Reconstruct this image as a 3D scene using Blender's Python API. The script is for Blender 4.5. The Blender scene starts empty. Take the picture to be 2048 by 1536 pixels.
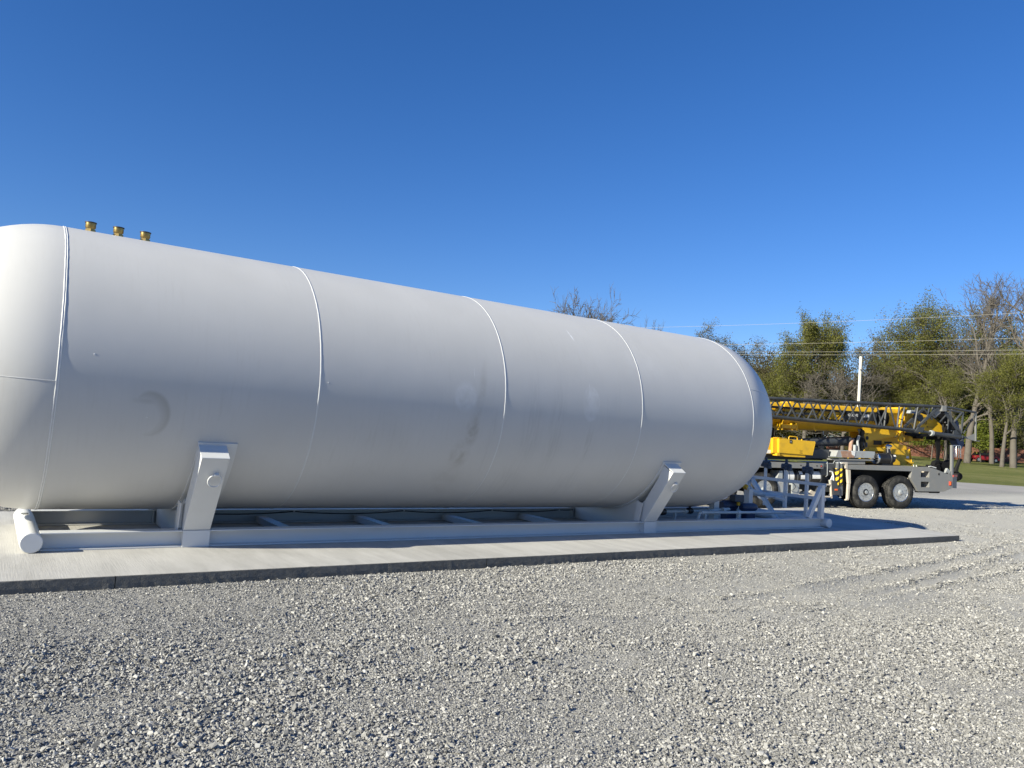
import bpy, bmesh, math, random
import numpy as np
from mathutils import Vector, Matrix

S = bpy.context.scene
COL = S.collection
PI = math.pi
R = math.radians

# ------------------------------------------------------------------ camera, sky, sun, exposure
EYE = Vector((0.0, 0.0, 1.6))
cam = bpy.data.cameras.new('camera')
cam.sensor_width = 36.0
cam.lens = 27.035
cam.clip_start = 0.05
cam.clip_end = 4000.0
cam_ob = bpy.data.objects.new('camera', cam)
COL.objects.link(cam_ob)
cam_ob.matrix_world = Matrix(((0.82407, -0.08663, -0.55982, 0.0),
                              (-0.5627, -0.01118, -0.82659, 0.0),
                              (0.06535, 0.99618, -0.05796, 1.6),
                              (0, 0, 0, 1)))
S.camera = cam_ob

SUN_EL = 24.5
SUN_AZ = 182.0                       # direction towards the sun, counter-clockwise from +X
world = bpy.data.worlds.new('World')
S.world = world
world.use_nodes = True
wn = world.node_tree
wn.nodes.clear()
wo = wn.nodes.new('ShaderNodeOutputWorld')
bg = wn.nodes.new('ShaderNodeBackground')
sky = wn.nodes.new('ShaderNodeTexSky')
sky.sky_type = 'NISHITA'
sky.sun_disc = False
sky.sun_elevation = R(SUN_EL)
sky.sun_rotation = R(90.0 - SUN_AZ)
sky.altitude = 300.0
sky.air_density = 1.0
sky.dust_density = 0.3
sky.ozone_density = 2.5
tint = wn.nodes.new('ShaderNodeMix')           # the camera's cool daylight balance, the same over the whole sky
tint.data_type = 'RGBA'
tint.blend_type = 'MULTIPLY'
tint.inputs[0].default_value = 1.0
tint.inputs[7].default_value = (0.82, 0.905, 1.20, 1.0)
bg.inputs['Strength'].default_value = 0.061
wn.links.new(sky.outputs[0], tint.inputs[6])
hsv = wn.nodes.new('ShaderNodeHueSaturation')
hsv.inputs['Saturation'].default_value = 1.17
wn.links.new(tint.outputs[2], hsv.inputs['Color'])
wn.links.new(hsv.outputs[0], bg.inputs['Color'])
wn.links.new(bg.outputs[0], wo.inputs['Surface'])

sun = bpy.data.lights.new('sun', 'SUN')
sun.energy = 5.0
sun.angle = R(0.53)
sun.color = (1.0, 0.945, 0.78)
sun_ob = bpy.data.objects.new('sun', sun)
COL.objects.link(sun_ob)
sdir = Vector((math.cos(R(SUN_EL)) * math.cos(R(SUN_AZ)), math.cos(R(SUN_EL)) * math.sin(R(SUN_AZ)), math.sin(R(SUN_EL))))
sun_ob.rotation_euler = sdir.to_track_quat('Z', 'Y').to_euler()
sun_ob.location = (-20, 0, 30)

S.view_settings.view_transform = 'Standard'
S.view_settings.look = 'None'
S.view_settings.exposure = 1.0
S.view_settings.gamma = 1.0
S.view_settings.use_curve_mapping = False
S.cycles.max_bounces = 6
S.cycles.transparent_max_bounces = 8

rng = np.random.default_rng(7)
random.seed(7)

# ------------------------------------------------------------------ materials
def new_mat(name):
    m = bpy.data.materials.new(name)
    m.use_nodes = True
    nt = m.node_tree
    return m, nt, nt.nodes['Principled BSDF']

def N(nt, kind, **kw):
    n = nt.nodes.new(kind)
    for k, v in kw.items():
        if k.startswith('i_'):
            n.inputs[k[2:].replace('_', ' ')].default_value = v
        else:
            setattr(n, k, v)
    return n

def math_n(nt, op, a, b=None, clamp=False):
    n = nt.nodes.new('ShaderNodeMath')
    n.operation = op
    n.use_clamp = clamp
    for i, v in enumerate((a, b)):
        if v is None:
            continue
        if isinstance(v, (int, float)):
            n.inputs[i].default_value = v
        else:
            nt.links.new(v, n.inputs[i])
    return n.outputs[0]

def ramp(nt, fac, stops):
    n = nt.nodes.new('ShaderNodeValToRGB')
    cr = n.color_ramp
    while len(cr.elements) < len(stops):
        cr.elements.new(0.5)
    for e, (p, c) in zip(cr.elements, stops):
        e.position = p
        e.color = (c[0], c[1], c[2], 1.0) if not isinstance(c, (int, float)) else (c, c, c, 1.0)
    nt.links.new(fac, n.inputs[0])
    return n.outputs[0]

def mixc(nt, fac, a, b):
    n = nt.nodes.new('ShaderNodeMix')
    n.data_type = 'RGBA'
    if isinstance(fac, (int, float)):
        n.inputs[0].default_value = fac
    else:
        nt.links.new(fac, n.inputs[0])
    for i, v in ((6, a), (7, b)):
        if isinstance(v, tuple):
            n.inputs[i].default_value = (v[0], v[1], v[2], 1)
        else:
            nt.links.new(v, n.inputs[i])
    return n.outputs[2]

def coords(nt, which='Object', scale=None):
    tc = nt.nodes.new('ShaderNodeTexCoord')
    if scale is None:
        return tc.outputs[which]
    mp = nt.nodes.new('ShaderNodeMapping')
    mp.inputs['Scale'].default_value = scale
    nt.links.new(tc.outputs[which], mp.inputs[0])
    return mp.outputs[0]

def noise(nt, vec, scale, detail=4.0, rough=0.55, dist=0.0):
    n = nt.nodes.new('ShaderNodeTexNoise')
    n.inputs['Scale'].default_value = scale
    n.inputs['Detail'].default_value = detail
    n.inputs['Roughness'].default_value = rough
    n.inputs['Distortion'].default_value = dist
    nt.links.new(vec, n.inputs['Vector'])
    return n.outputs['Fac']

def bump(nt, bsdf, height, strength=0.3, dist=0.01):
    b = nt.nodes.new('ShaderNodeBump')
    b.inputs['Strength'].default_value = strength
    b.inputs['Distance'].default_value = dist
    nt.links.new(height, b.inputs['Height'])
    nt.links.new(b.outputs[0], bsdf.inputs['Normal'])

def painted(name, col, rough=0.45, metal=0.0, dirt=0.25, dirt_col=(0.16, 0.14, 0.11), scale=3.0, spec=0.5, bstr=0.04):
    m, nt, p = new_mat(name)
    v = coords(nt)
    n1 = noise(nt, v, scale, 6, 0.65)
    f = ramp(nt, n1, [(0.48, 0.0), (0.75, 1.0)])
    f = math_n(nt, 'MULTIPLY', f, dirt)
    c = mixc(nt, f, col, dirt_col)
    nt.links.new(c, p.inputs['Base Color'])
    r = math_n(nt, 'ADD', math_n(nt, 'MULTIPLY', n1, 0.3), rough - 0.15)
    nt.links.new(r, p.inputs['Roughness'])
    p.inputs['Metallic'].default_value = metal
    p.inputs['Specular IOR Level'].default_value = spec
    bump(nt, p, noise(nt, v, 40, 2), bstr, 0.004)
    return m

def flat(name, col, rough=0.5, metal=0.0):
    m, nt, p = new_mat(name)
    p.inputs['Base Color'].default_value = (*col, 1)
    p.inputs['Roughness'].default_value = rough
    p.inputs['Metallic'].default_value = metal
    return m

M = {}
M['white'] = painted('white_skid_paint', (0.60, 0.605, 0.60), 0.42, dirt=0.18, dirt_col=(0.45, 0.43, 0.38), scale=2.0)
M['yellow'] = painted('crane_yellow_paint', (0.62, 0.365, 0.012), 0.45, dirt=0.45, dirt_col=(0.26, 0.17, 0.03), scale=3.5)
M['grey'] = painted('carrier_grey_paint', (0.17, 0.172, 0.168), 0.5, dirt=0.5, dirt_col=(0.25, 0.225, 0.185), scale=3.0)
M['dkgrey'] = painted('dark_grey_paint', (0.045, 0.05, 0.056), 0.5, dirt=0.3, dirt_col=(0.12, 0.11, 0.10))
M['lattice'] = painted('lattice_grey_paint', (0.032, 0.036, 0.04), 0.5, dirt=0.4, dirt_col=(0.16, 0.155, 0.14))
M['black'] = painted('black_paint', (0.012, 0.012, 0.013), 0.4, dirt=0.4, dirt_col=(0.05, 0.045, 0.04))
M['void'] = painted('greasy_black_steel', (0.006, 0.006, 0.006), 0.7, dirt=0.4, dirt_col=(0.02, 0.018, 0.015), spec=0.2)
M['rubber'] = painted('tyre_rubber', (0.018, 0.018, 0.018), 0.8, dirt=0.7, dirt_col=(0.10, 0.095, 0.085), scale=6, spec=0.25)
M['alloy'] = painted('polished_wheel_alloy', (0.62, 0.62, 0.61), 0.28, metal=0.85, dirt=0.85, dirt_col=(0.14, 0.13, 0.115), scale=16)
M['chrome'] = flat('chrome', (0.85, 0.85, 0.85), 0.12, 1.0)
M['steel'] = painted('bare_steel_plate', (0.34, 0.36, 0.36), 0.55, metal=0.25, dirt=0.5, dirt_col=(0.30, 0.2, 0.14), scale=7)
M['rust'] = painted('rusty_steel', (0.30, 0.17, 0.11), 0.8, dirt=0.6, dirt_col=(0.42, 0.38, 0.34), scale=12)
M['beige'] = painted('dusty_beige_guard', (0.46, 0.41, 0.34), 0.7, dirt=0.5, dirt_col=(0.3, 0.26, 0.2), scale=6)
M['label'] = painted('white_decal', (0.68, 0.68, 0.66), 0.5, dirt=0.3, dirt_col=(0.4, 0.36, 0.3), scale=14)
M['orange'] = flat('orange_reflector', (0.75, 0.13, 0.02), 0.3)
M['red'] = flat('red_reflector', (0.45, 0.06, 0.04), 0.3)
M['print_black'] = flat('black_print', (0.01, 0.01, 0.01), 0.6)
M['print_white'] = flat('white_print', (0.6, 0.6, 0.6), 0.6)
M['brass'] = painted('relief_valve_brass', (0.34, 0.24, 0.09), 0.36, metal=1.0, dirt=0.6, dirt_col=(0.18, 0.12, 0.05), scale=20)
M['cap'] = flat('dark_rain_cap', (0.03, 0.022, 0.018), 0.5)
M['motor'] = painted('dark_blue_motor_paint', (0.012, 0.03, 0.09), 0.45, dirt=0.3)
M['valve'] = painted('slate_valve_wrap', (0.035, 0.05, 0.075), 0.6, dirt=0.3)
M['pipe'] = painted('pale_pipe_paint', (0.50, 0.54, 0.56), 0.45, dirt=0.3, dirt_col=(0.3, 0.3, 0.28))
M['cable'] = flat('black_cable', (0.01, 0.01, 0.01), 0.6)
M['car'] = painted('dark_red_car_paint', (0.25, 0.012, 0.018), 0.3, dirt=0.1)
M['glass'] = flat('dark_glass', (0.01, 0.012, 0.014), 0.08)
M['wire'] = flat('weathered_wire', (0.34, 0.32, 0.27), 0.6, 0.0)
M['bark'] = painted('grey_brown_bark', (0.112, 0.100, 0.086), 0.9, dirt=0.8, dirt_col=(0.07, 0.058, 0.045), scale=2.2, spec=0.15)
M['bark_pale'] = painted('pale_grey_bark', (0.19, 0.165, 0.13), 0.9, dirt=0.9, dirt_col=(0.08, 0.066, 0.05), scale=3.0, spec=0.15)
M['pole'] = painted('bleached_pole_wood', (0.62, 0.59, 0.53), 0.85, dirt=0.35, dirt_col=(0.35, 0.3, 0.24), scale=4, spec=0.2)
M['fence'] = painted('red_brown_fence_wood', (0.19, 0.085, 0.058), 0.85, dirt=0.7, dirt_col=(0.09, 0.05, 0.038), scale=1.4, spec=0.2)

# white tank shell: paint with the smears, scuffs and chalky patches that the photograph shows
def tank_material():
    m, nt, p = new_mat('tank_shell_paint')
    tc = nt.nodes.new('ShaderNodeTexCoord')
    sp = nt.nodes.new('ShaderNodeSeparateXYZ')
    nt.links.new(tc.outputs['Object'], sp.inputs[0])
    X, Y, Z = sp.outputs
    th = math_n(nt, 'MULTIPLY', math_n(nt, 'ARCTAN2', Z, math_n(nt, 'MULTIPLY', Y, -1.0)), 180 / PI)
    cb = nt.nodes.new('ShaderNodeCombineXYZ')
    nt.links.new(X, cb.inputs[0])
    nt.links.new(math_n(nt, 'MULTIPLY', th, 0.026), cb.inputs[1])
    V = cb.outputs[0]
    mp = nt.nodes.new('ShaderNodeMapping')
    mp.inputs['Scale'].default_value = (9.0, 0.9, 1)
    nt.links.new(V, mp.inputs[0])
    streak = noise(nt, mp.outputs[0], 3.0, 5, 0.6, 0.3)
    blotch = noise(nt, V, 7.0, 5, 0.6, 0.4)

    def blob(cx, ct, ax, at, skew=0.0, lo=1.0, hi=0.35):
        dx = math_n(nt, 'SUBTRACT', X, cx)
        dt = math_n(nt, 'SUBTRACT', th, ct)
        dx = math_n(nt, 'SUBTRACT', dx, math_n(nt, 'MULTIPLY', dt, skew))
        a = math_n(nt, 'POWER', math_n(nt, 'ABSOLUTE', math_n(nt, 'DIVIDE', dx, ax)), 2.0)
        b = math_n(nt, 'POWER', math_n(nt, 'ABSOLUTE', math_n(nt, 'DIVIDE', dt, at)), 2.0)
        d = math_n(nt, 'SQRT', math_n(nt, 'ADD', a, b))
        mr = nt.nodes.new('ShaderNodeMapRange')
        mr.inputs[1].default_value = lo
        mr.inputs[2].default_value = hi
        nt.links.new(d, mr.inputs[0])
        return mr.outputs[0]

    def add(*v):
        r = v[0]
        for k in v[1:]:
            r = math_n(nt, 'MAXIMUM', r, k)
        return r
    sn = ramp(nt, streak, [(0.40, 0.0), (0.62, 1.0)])
    bn = ramp(nt, blotch, [(0.38, 0.15), (0.6, 1.0)])
    brown = add(math_n(nt, 'MULTIPLY', blob(5.03, 2, 0.07, 20, 0.003), 0.45),
                math_n(nt, 'MULTIPLY', blob(4.96, -15, 0.11, 10), 1.0),
                math_n(nt, 'MULTIPLY', blob(4.86, -28, 0.17, 9), 0.8),
                math_n(nt, 'MULTIPLY', blob(4.80, -45, 0.3, 14), 0.3))
    brown = math_n(nt, 'MULTIPLY', brown, bn)
    dark = add(math_n(nt, 'MULTIPLY', blob(5.86, -10, 0.22, 30), 0.55),
               math_n(nt, 'MULTIPLY', blob(6.25, -12, 0.16, 30), 0.6),
               math_n(nt, 'MULTIPLY', blob(6.84, -18, 0.07, 15), 0.8),
               math_n(nt, 'MULTIPLY', blob(5.75, -45, 0.3, 22), 0.35),
               math_n(nt, 'MULTIPLY', blob(5.25, -20, 0.08, 20), 0.4),
               math_n(nt, 'MULTIPLY', blob(6.75, -42, 0.2, 14), 0.4))
    dark = math_n(nt, 'MULTIPLY', dark, sn)
    # the brown crescent: a disc minus a shifted disc
    cres = math_n(nt, 'SUBTRACT', blob(1.30, -16.5, 0.20, 9.5, 0, 1.0, 0.86), blob(1.22, -17.8, 0.22, 8.8, 0, 1.15, 0.72), True)
    hook = math_n(nt, 'MULTIPLY', blob(1.27, -11.3, 0.17, 1.6, 0, 1.0, 0.2), 0.5)
    cres = add(math_n(nt, 'MULTIPLY', cres, 0.9), hook)
    chalk = add(math_n(nt, 'MULTIPLY', blob(4.80, 1, 0.17, 8, 0, 1.0, 0.8), 0.30),
                math_n(nt, 'MULTIPLY', blob(6.80, 3, 0.16, 10, 0, 1.0, 0.85), 0.30),
                math_n(nt, 'MULTIPLY', blob(6.68, 44, 0.016, 5.5, -0.004, 1.0, 0.5), 1.0),
                math_n(nt, 'MULTIPLY', blob(6.77, 10, 0.008, 4.5, 0, 1.0, 0.5), 1.0),
                math_n(nt, 'MULTIPLY', blob(4.92, 13, 0.006, 3.5, 0, 1.0, 0.5), 0.6),
                math_n(nt, 'MULTIPLY', blob(7.9, 30, 0.5, 14, 0, 1.0, 0.3), 0.12))
    chalk = math_n(nt, 'MULTIPLY', chalk, bn)
    base = mixc(nt, ramp(nt, noise(nt, V, 1.1, 5), [(0.35, 0.0), (0.7, 0.6)]), (0.535, 0.53, 0.515), (0.495, 0.49, 0.472))
    runs = math_n(nt, 'MULTIPLY', ramp(nt, streak, [(0.5, 0.0), (0.75, 1.0)]), ramp(nt, noise(nt, V, 0.8, 3), [(0.4, 0.0), (0.65, 0.22)]))
    base = mixc(nt, runs, base, (0.40, 0.385, 0.35))
    c = mixc(nt, math_n(nt, 'MULTIPLY', dark, 0.45), base, (0.33, 0.325, 0.31))
    c = mixc(nt, math_n(nt, 'MULTIPLY', brown, 0.6), c, (0.30, 0.275, 0.235))
    c = mixc(nt, math_n(nt, 'MULTIPLY', cres, 0.48), c, (0.26, 0.24, 0.20))
    c = mixc(nt, chalk, c, (0.74, 0.75, 0.76))
    nt.links.new(c, p.inputs['Base Color'])
    r = math_n(nt, 'ADD', math_n(nt, 'MULTIPLY', noise(nt, V, 2.0, 4), 0.22), 0.32)
    nt.links.new(r, p.inputs['Roughness'])
    p.inputs['Specular IOR Level'].default_value = 0.45
    hb = math_n(nt, 'ADD', noise(nt, tc.outputs['Object'], 1.4, 2), math_n(nt, 'MULTIPLY', noise(nt, tc.outputs['Object'], 160, 2), 0.02))
    bump(nt, p, hb, 0.10, 0.02)
    return m
M['tank'] = tank_material()

def concrete_mat(name, c1, c2, streaky, bstr):
    m, nt, p = new_mat(name)
    v = coords(nt)
    big = noise(nt, v, 0.7, 6, 0.6)
    fine = noise(nt, v, 90, 3, 0.6)
    mp = nt.nodes.new('ShaderNodeMapping')
    mp.inputs['Scale'].default_value = (2.6, 0.42, 1) if streaky else (7, 7, 14)
    mp.inputs['Rotation'].default_value = (0, 0, 0.12)
    nt.links.new(v, mp.inputs[0])
    st = noise(nt, mp.outputs[0], 2.0, 6, 0.65)
    f = math_n(nt, 'ADD', math_n(nt, 'MULTIPLY', big, 0.45), math_n(nt, 'MULTIPLY', st, 0.55))
    f = math_n(nt, 'ADD', math_n(nt, 'MULTIPLY', fine, 0.16), math_n(nt, 'SUBTRACT', f, 0.08))
    nt.links.new(ramp(nt, f, [(0.36, c1), (0.62, c2)]), p.inputs['Base Color'])
    p.inputs['Roughness'].default_value = 0.85
    p.inputs['Specular IOR Level'].default_value = 0.25
    mp2 = nt.nodes.new('ShaderNodeMapping')
    mp2.inputs['Scale'].default_value = (60.0, 2.0, 1) if streaky else (14, 14, 22)
    nt.links.new(v, mp2.inputs[0])
    h = math_n(nt, 'ADD', noise(nt, mp2.outputs[0], 1.5, 3), math_n(nt, 'MULTIPLY', fine, 0.6))
    bump(nt, p, h, bstr, 0.006)
    return m
M['concrete'] = concrete_mat('broomed_concrete', (0.35, 0.340, 0.315), (0.49, 0.478, 0.448), True, 0.3)
M['formface'] = concrete_mat('rough_shaded_form_face', (0.10, 0.098, 0.092), (0.17, 0.165, 0.152), False, 1.0)  # rough side faces of the pad, colour also darkened for their shade

def gravel_ground():
    m, nt, p = new_mat('crushed_stone_ground')
    v = coords(nt)
    vo = nt.nodes.new('ShaderNodeTexVoronoi')
    vo.inputs['Scale'].default_value = 75.0
    nt.links.new(v, vo.inputs['Vector'])
    sp = nt.nodes.new('ShaderNodeSeparateColor')
    nt.links.new(vo.outputs['Color'], sp.inputs[0])
    patch = noise(nt, v, 0.33, 5, 0.6)
    c = ramp(nt, sp.outputs[0], [(0.0, (0.17, 0.167, 0.16)), (0.5, (0.25, 0.245, 0.23)), (1.0, (0.36, 0.35, 0.325))])
    dusty = mixc(nt, noise(nt, v, 25, 4), (0.27, 0.26, 0.232), (0.35, 0.336, 0.298))
    c = mixc(nt, ramp(nt, patch, [(0.35, 0.15), (0.65, 0.75)]), c, dusty)
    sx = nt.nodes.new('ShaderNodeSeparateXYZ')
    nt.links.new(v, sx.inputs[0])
    lit_drive = math_n(nt, 'ADD', math_n(nt, 'DIVIDE', math_n(nt, 'SUBTRACT', sx.outputs[0], 3.0), 13.0), math_n(nt, 'MULTIPLY', math_n(nt, 'SUBTRACT', patch, 0.5), 1.2))  # ground lightens to the right: packed dust plus sunlight painted into the colour
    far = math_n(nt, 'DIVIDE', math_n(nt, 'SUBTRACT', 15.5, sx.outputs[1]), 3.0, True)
    lit_drive = math_n(nt, 'MULTIPLY', math_n(nt, 'MULTIPLY', lit_drive, far), 1.0, True)
    c = mixc(nt, lit_drive, c, mixc(nt, noise(nt, v, 40, 4), (0.36, 0.346, 0.305), (0.50, 0.482, 0.43)))
    nt.links.new(c, p.inputs['Base Color'])
    p.inputs['Roughness'].default_value = 0.9
    p.inputs['Specular IOR Level'].default_value = 0.2
    h = math_n(nt, 'ADD', math_n(nt, 'MULTIPLY', vo.outputs['Distance'], -1.2), math_n(nt, 'MULTIPLY', noise(nt, v, 90, 4, 0.7), 1.0))
    bump(nt, p, h, 0.5, 0.010)
    return m
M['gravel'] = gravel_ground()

def stone_mat():
    m, nt, p = new_mat('limestone_chip')
    oi = nt.nodes.new('ShaderNodeObjectInfo')
    c = ramp(nt, oi.outputs['Random'], [(0.0, (0.10, 0.10, 0.10)), (0.3, (0.18, 0.178, 0.171)), (0.65, (0.29, 0.285, 0.27)), (1.0, (0.44, 0.43, 0.40))])
    g = noise(nt, coords(nt), 3.0, 4)
    c = mixc(nt, math_n(nt, 'MULTIPLY', g, 0.25), c, (0.36, 0.345, 0.31))
    nt.links.new(c, p.inputs['Base Color'])
    p.inputs['Roughness'].default_value = 0.8
    p.inputs['Specular IOR Level'].default_value = 0.3
    return m
M['stone'] = stone_mat()

def grass_mat():
    m, nt, p = new_mat('spring_grass_ground')
    v = coords(nt)
    a = noise(nt, v, 0.16, 6, 0.65)
    b = noise(nt, v, 3.0, 6, 0.7)
    f = math_n(nt, 'ADD', math_n(nt, 'MULTIPLY', a, 0.5), math_n(nt, 'MULTIPLY', b, 0.5))
    c = ramp(nt, f, [(0.36, (0.085, 0.10, 0.026)), (0.5, (0.14, 0.15, 0.045)), (0.64, (0.22, 0.20, 0.085))])
    nt.links.new(c, p.inputs['Base Color'])
    p.inputs['Roughness'].default_value = 0.95
    p.inputs['Specular IOR Level'].default_value = 0.1
    bump(nt, p, noise(nt, v, 12, 5, 0.7), 0.8, 0.08)
    return m
M['grass'] = grass_mat()

def road_mat():
    m, nt, p = new_mat('pale_worn_asphalt')
    v = coords(nt)
    f = math_n(nt, 'ADD', math_n(nt, 'MULTIPLY', noise(nt, v, 0.4, 5), 0.6), math_n(nt, 'MULTIPLY', noise(nt, v, 30, 4), 0.4))
    nt.links.new(ramp(nt, f, [(0.35, (0.25, 0.235, 0.215)), (0.65, (0.35, 0.33, 0.30))]), p.inputs['Base Color'])
    p.inputs['Roughness'].default_value = 0.9
    return m
M['road'] = road_mat()

def leaf_mat(name, stops, trans=0.3):
    m, nt, p = new_mat(name)
    at = nt.nodes.new('ShaderNodeAttribute')
    at.attribute_name = 'tint'
    c = ramp(nt, at.outputs['Fac'], stops)
    nt.links.new(c, p.inputs['Base Color'])
    p.inputs['Roughness'].default_value = 0.6
    p.inputs['Specular IOR Level'].default_value = 0.25
    tr = nt.nodes.new('ShaderNodeBsdfTranslucent')
    nt.links.new(c, tr.inputs['Color'])
    mx = nt.nodes.new('ShaderNodeMixShader')
    mx.inputs[0].default_value = trans
    out = nt.nodes['Material Output']
    nt.links.new(p.outputs[0], mx.inputs[1])
    nt.links.new(tr.outputs[0], mx.inputs[2])
    nt.links.new(mx.outputs[0], out.inputs['Surface'])
    return m
M['leaf_green'] = leaf_mat('fresh_green_leaves', [(0.0, (0.085, 0.092, 0.022)), (0.6, (0.15, 0.155, 0.034)), (1.0, (0.21, 0.205, 0.05))], 0.45)
M['leaf_bud'] = leaf_mat('grey_green_buds', [(0.0, (0.075, 0.064, 0.036)), (0.6, (0.125, 0.112, 0.05)), (1.0, (0.175, 0.165, 0.06))], 0.35)
M['leaf_bright'] = leaf_mat('bright_spring_leaves', [(0.0, (0.06, 0.078, 0.012)), (0.6, (0.11, 0.135, 0.018)), (1.0, (0.19, 0.215, 0.03))])
M['leaf_wood'] = leaf_mat('brown_wood_buds', [(0.0, (0.065, 0.056, 0.03)), (0.55, (0.115, 0.105, 0.042)), (1.0, (0.15, 0.16, 0.036))], 0.35)

# ------------------------------------------------------------------ mesh helpers
class MB:
    def __init__(self):
        self.v, self.f, self.mi = [], [], []

    def add(self, verts, faces, mi=0):
        o = len(self.v)
        self.v += [tuple(p) for p in verts]
        self.f += [tuple(i + o for i in f) for f in faces]
        self.mi += [mi] * len(faces)

    def box(self, x0, x1, y0, y1, z0, z1, mi=0):
        v = [(x, y, z) for x in (x0, x1) for y in (y0, y1) for z in (z0, z1)]
        self.add(v, [(0, 1, 3, 2), (4, 6, 7, 5), (0, 4, 5, 1), (2, 3, 7, 6), (0, 2, 6, 4), (1, 5, 7, 3)], mi)

    def obox(self, c, ax, ay, az, mi=0):
        c, ax, ay, az = map(Vector, (c, ax, ay, az))
        v = [c + ax * i + ay * j + az * k for i in (-1, 1) for j in (-1, 1) for k in (-1, 1)]
        self.add(v, [(0, 1, 3, 2), (4, 6, 7, 5), (0, 4, 5, 1), (2, 3, 7, 6), (0, 2, 6, 4), (1, 5, 7, 3)], mi)

    def bar(self, p0, p1, w, h, side=(0, 1, 0), mi=0):
        p0, p1 = Vector(p0), Vector(p1)
        d = (p1 - p0)
        L = d.length
        d.normalize()
        s = Vector(side)
        s = (s - d * s.dot(d)).normalized()
        u = d.cross(s)
        self.obox((p0 + p1) / 2, d * L / 2, s * w / 2, u * h / 2, mi)

    def prism(self, poly, y0, y1, mi=0, axis='y'):
        n = len(poly)
        if axis == 'y':
            v = [(a, y0, b) for a, b in poly] + [(a, y1, b) for a, b in poly]
        elif axis == 'x':
            v = [(y0, a, b) for a, b in poly] + [(y1, a, b) for a, b in poly]
        else:
            v = [(a, b, y0) for a, b in poly] + [(a, b, y1) for a, b in poly]
        f = [tuple(range(n))[::-1], tuple(range(n, 2 * n))]
        f += [(i, (i + 1) % n, n + (i + 1) % n, n + i) for i in range(n)]
        self.add(v, f, mi)

    def tube(self, pts, r, n=10, mi=0, caps=True):
        pts = [Vector(p) for p in pts]
        rs = r if isinstance(r, (list, tuple)) else [r] * len(pts)
        rings = []
        ref = None
        for i, p in enumerate(pts):
            a = pts[max(i - 1, 0)]
            b = pts[min(i + 1, len(pts) - 1)]
            d = (b - a).normalized()
            if ref is None:
                ref = Vector((0, 0, 1)) if abs(d.z) < 0.9 else Vector((1, 0, 0))
            s = d.cross(ref).normalized()
            u = s.cross(d).normalized()
            ref = u
            rings.append([p + (s * math.cos(2 * PI * k / n) + u * math.sin(2 * PI * k / n)) * rs[i] for k in range(n)])
        v = [q for ring in rings for q in ring]
        f = []
        for i in range(len(pts) - 1):
            for k in range(n):
                f.append((i * n + k, i * n + (k + 1) % n, (i + 1) * n + (k + 1) % n, (i + 1) * n + k))
        if caps:
            f.append(tuple(range(n))[::-1])
            f.append(tuple(range((len(pts) - 1) * n, len(pts) * n)))
        self.add(v, f, mi)

    def lathe(self, prof, c=(0, 0, 0), axis=(0, 0, 1), n=24, mi=0, closed=False):
        ax = Vector(axis).normalized()
        ref = Vector((1, 0, 0)) if abs(ax.x) < 0.9 else Vector((0, 0, 1))
        s = ax.cross(ref).normalized()
        u = ax.cross(s)
        c = Vector(c)
        v = []
        for r, z in prof:
            for k in range(n):
                v.append(c + ax * z + (s * math.cos(2 * PI * k / n) + u * math.sin(2 * PI * k / n)) * r)
        f = []
        m = len(prof)
        for i in range(m if closed else m - 1):
            j = (i + 1) % m
            for k in range(n):
                f.append((i * n + k, i * n + (k + 1) % n, j * n + (k + 1) % n, j * n + k))
        if not closed:
            if prof[0][0] > 1e-6:
                f.append(tuple(range(n))[::-1])
            if prof[-1][0] > 1e-6:
                f.append(tuple(range((m - 1) * n, m * n)))
        self.add(v, f, mi)

    def build(self, name, mats, parent=None, smooth=None, bevel=0.0):
        me = bpy.data.meshes.new(name)
        me.from_pydata(self.v, [], self.f)
        for m in (mats if isinstance(mats, (list, tuple)) else [mats]):
            me.materials.append(m)
        me.polygons.foreach_set('material_index', self.mi)
        bm = bmesh.new()
        bm.from_mesh(me)
        bmesh.ops.remove_doubles(bm, verts=bm.verts, dist=1e-5)
        bmesh.ops.recalc_face_normals(bm, faces=bm.faces)
        bm.to_mesh(me)
        bm.free()
        o = bpy.data.objects.new(name, me)
        COL.objects.link(o)
        if parent is not None:
            o.parent = parent
        if smooth:
            me.shade_smooth()
            me.set_sharp_from_angle(angle=R(smooth))
        if bevel > 0:
            b = o.modifiers.new('bevel', 'BEVEL')
            b.width = bevel
            b.segments = 2
            b.limit_method = 'ANGLE'
        return o

def plate_holes(outer, holes, y0, y1):
    bm = bmesh.new()
    edges = []
    for loop in [outer] + holes:
        vs = [bm.verts.new((a, y0, b)) for a, b in loop]
        edges += [bm.edges.new((vs[i], vs[(i + 1) % len(vs)])) for i in range(len(vs))]
    bmesh.ops.triangle_fill(bm, use_beauty=True, use_dissolve=False, edges=edges)
    r = bmesh.ops.extrude_face_region(bm, geom=list(bm.faces))
    for g in r['geom']:
        if isinstance(g, bmesh.types.BMVert):
            g.co.y = y1
    bmesh.ops.recalc_face_normals(bm, faces=bm.faces)
    mb = MB()
    bm.verts.index_update()
    mb.add([v.co.copy() for v in bm.verts], [tuple(v.index for v in f.verts) for f in bm.faces])
    bm.free()
    return mb

def tag(o, label=None, cat=None, group=None, kind=None):
    for k, v in (('label', label), ('category', cat), ('group', group), ('kind', kind)):
        if v:
            o[k] = v
    return o

def thing(name, label, cat, loc=(0, 0, 0), group=None, matrix=None):
    o = bpy.data.objects.new(name, None)
    o.empty_display_size = 0.3
    COL.objects.link(o)
    if matrix is not None:
        o.matrix_world = matrix
    else:
        o.location = loc
    return tag(o, label, cat, group)

def dup(o, parent=None, children=()):
    c = o.copy()
    COL.objects.link(c)
    c.parent = parent
    for ch in children:
        dup(ch, c)
    return c

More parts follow.
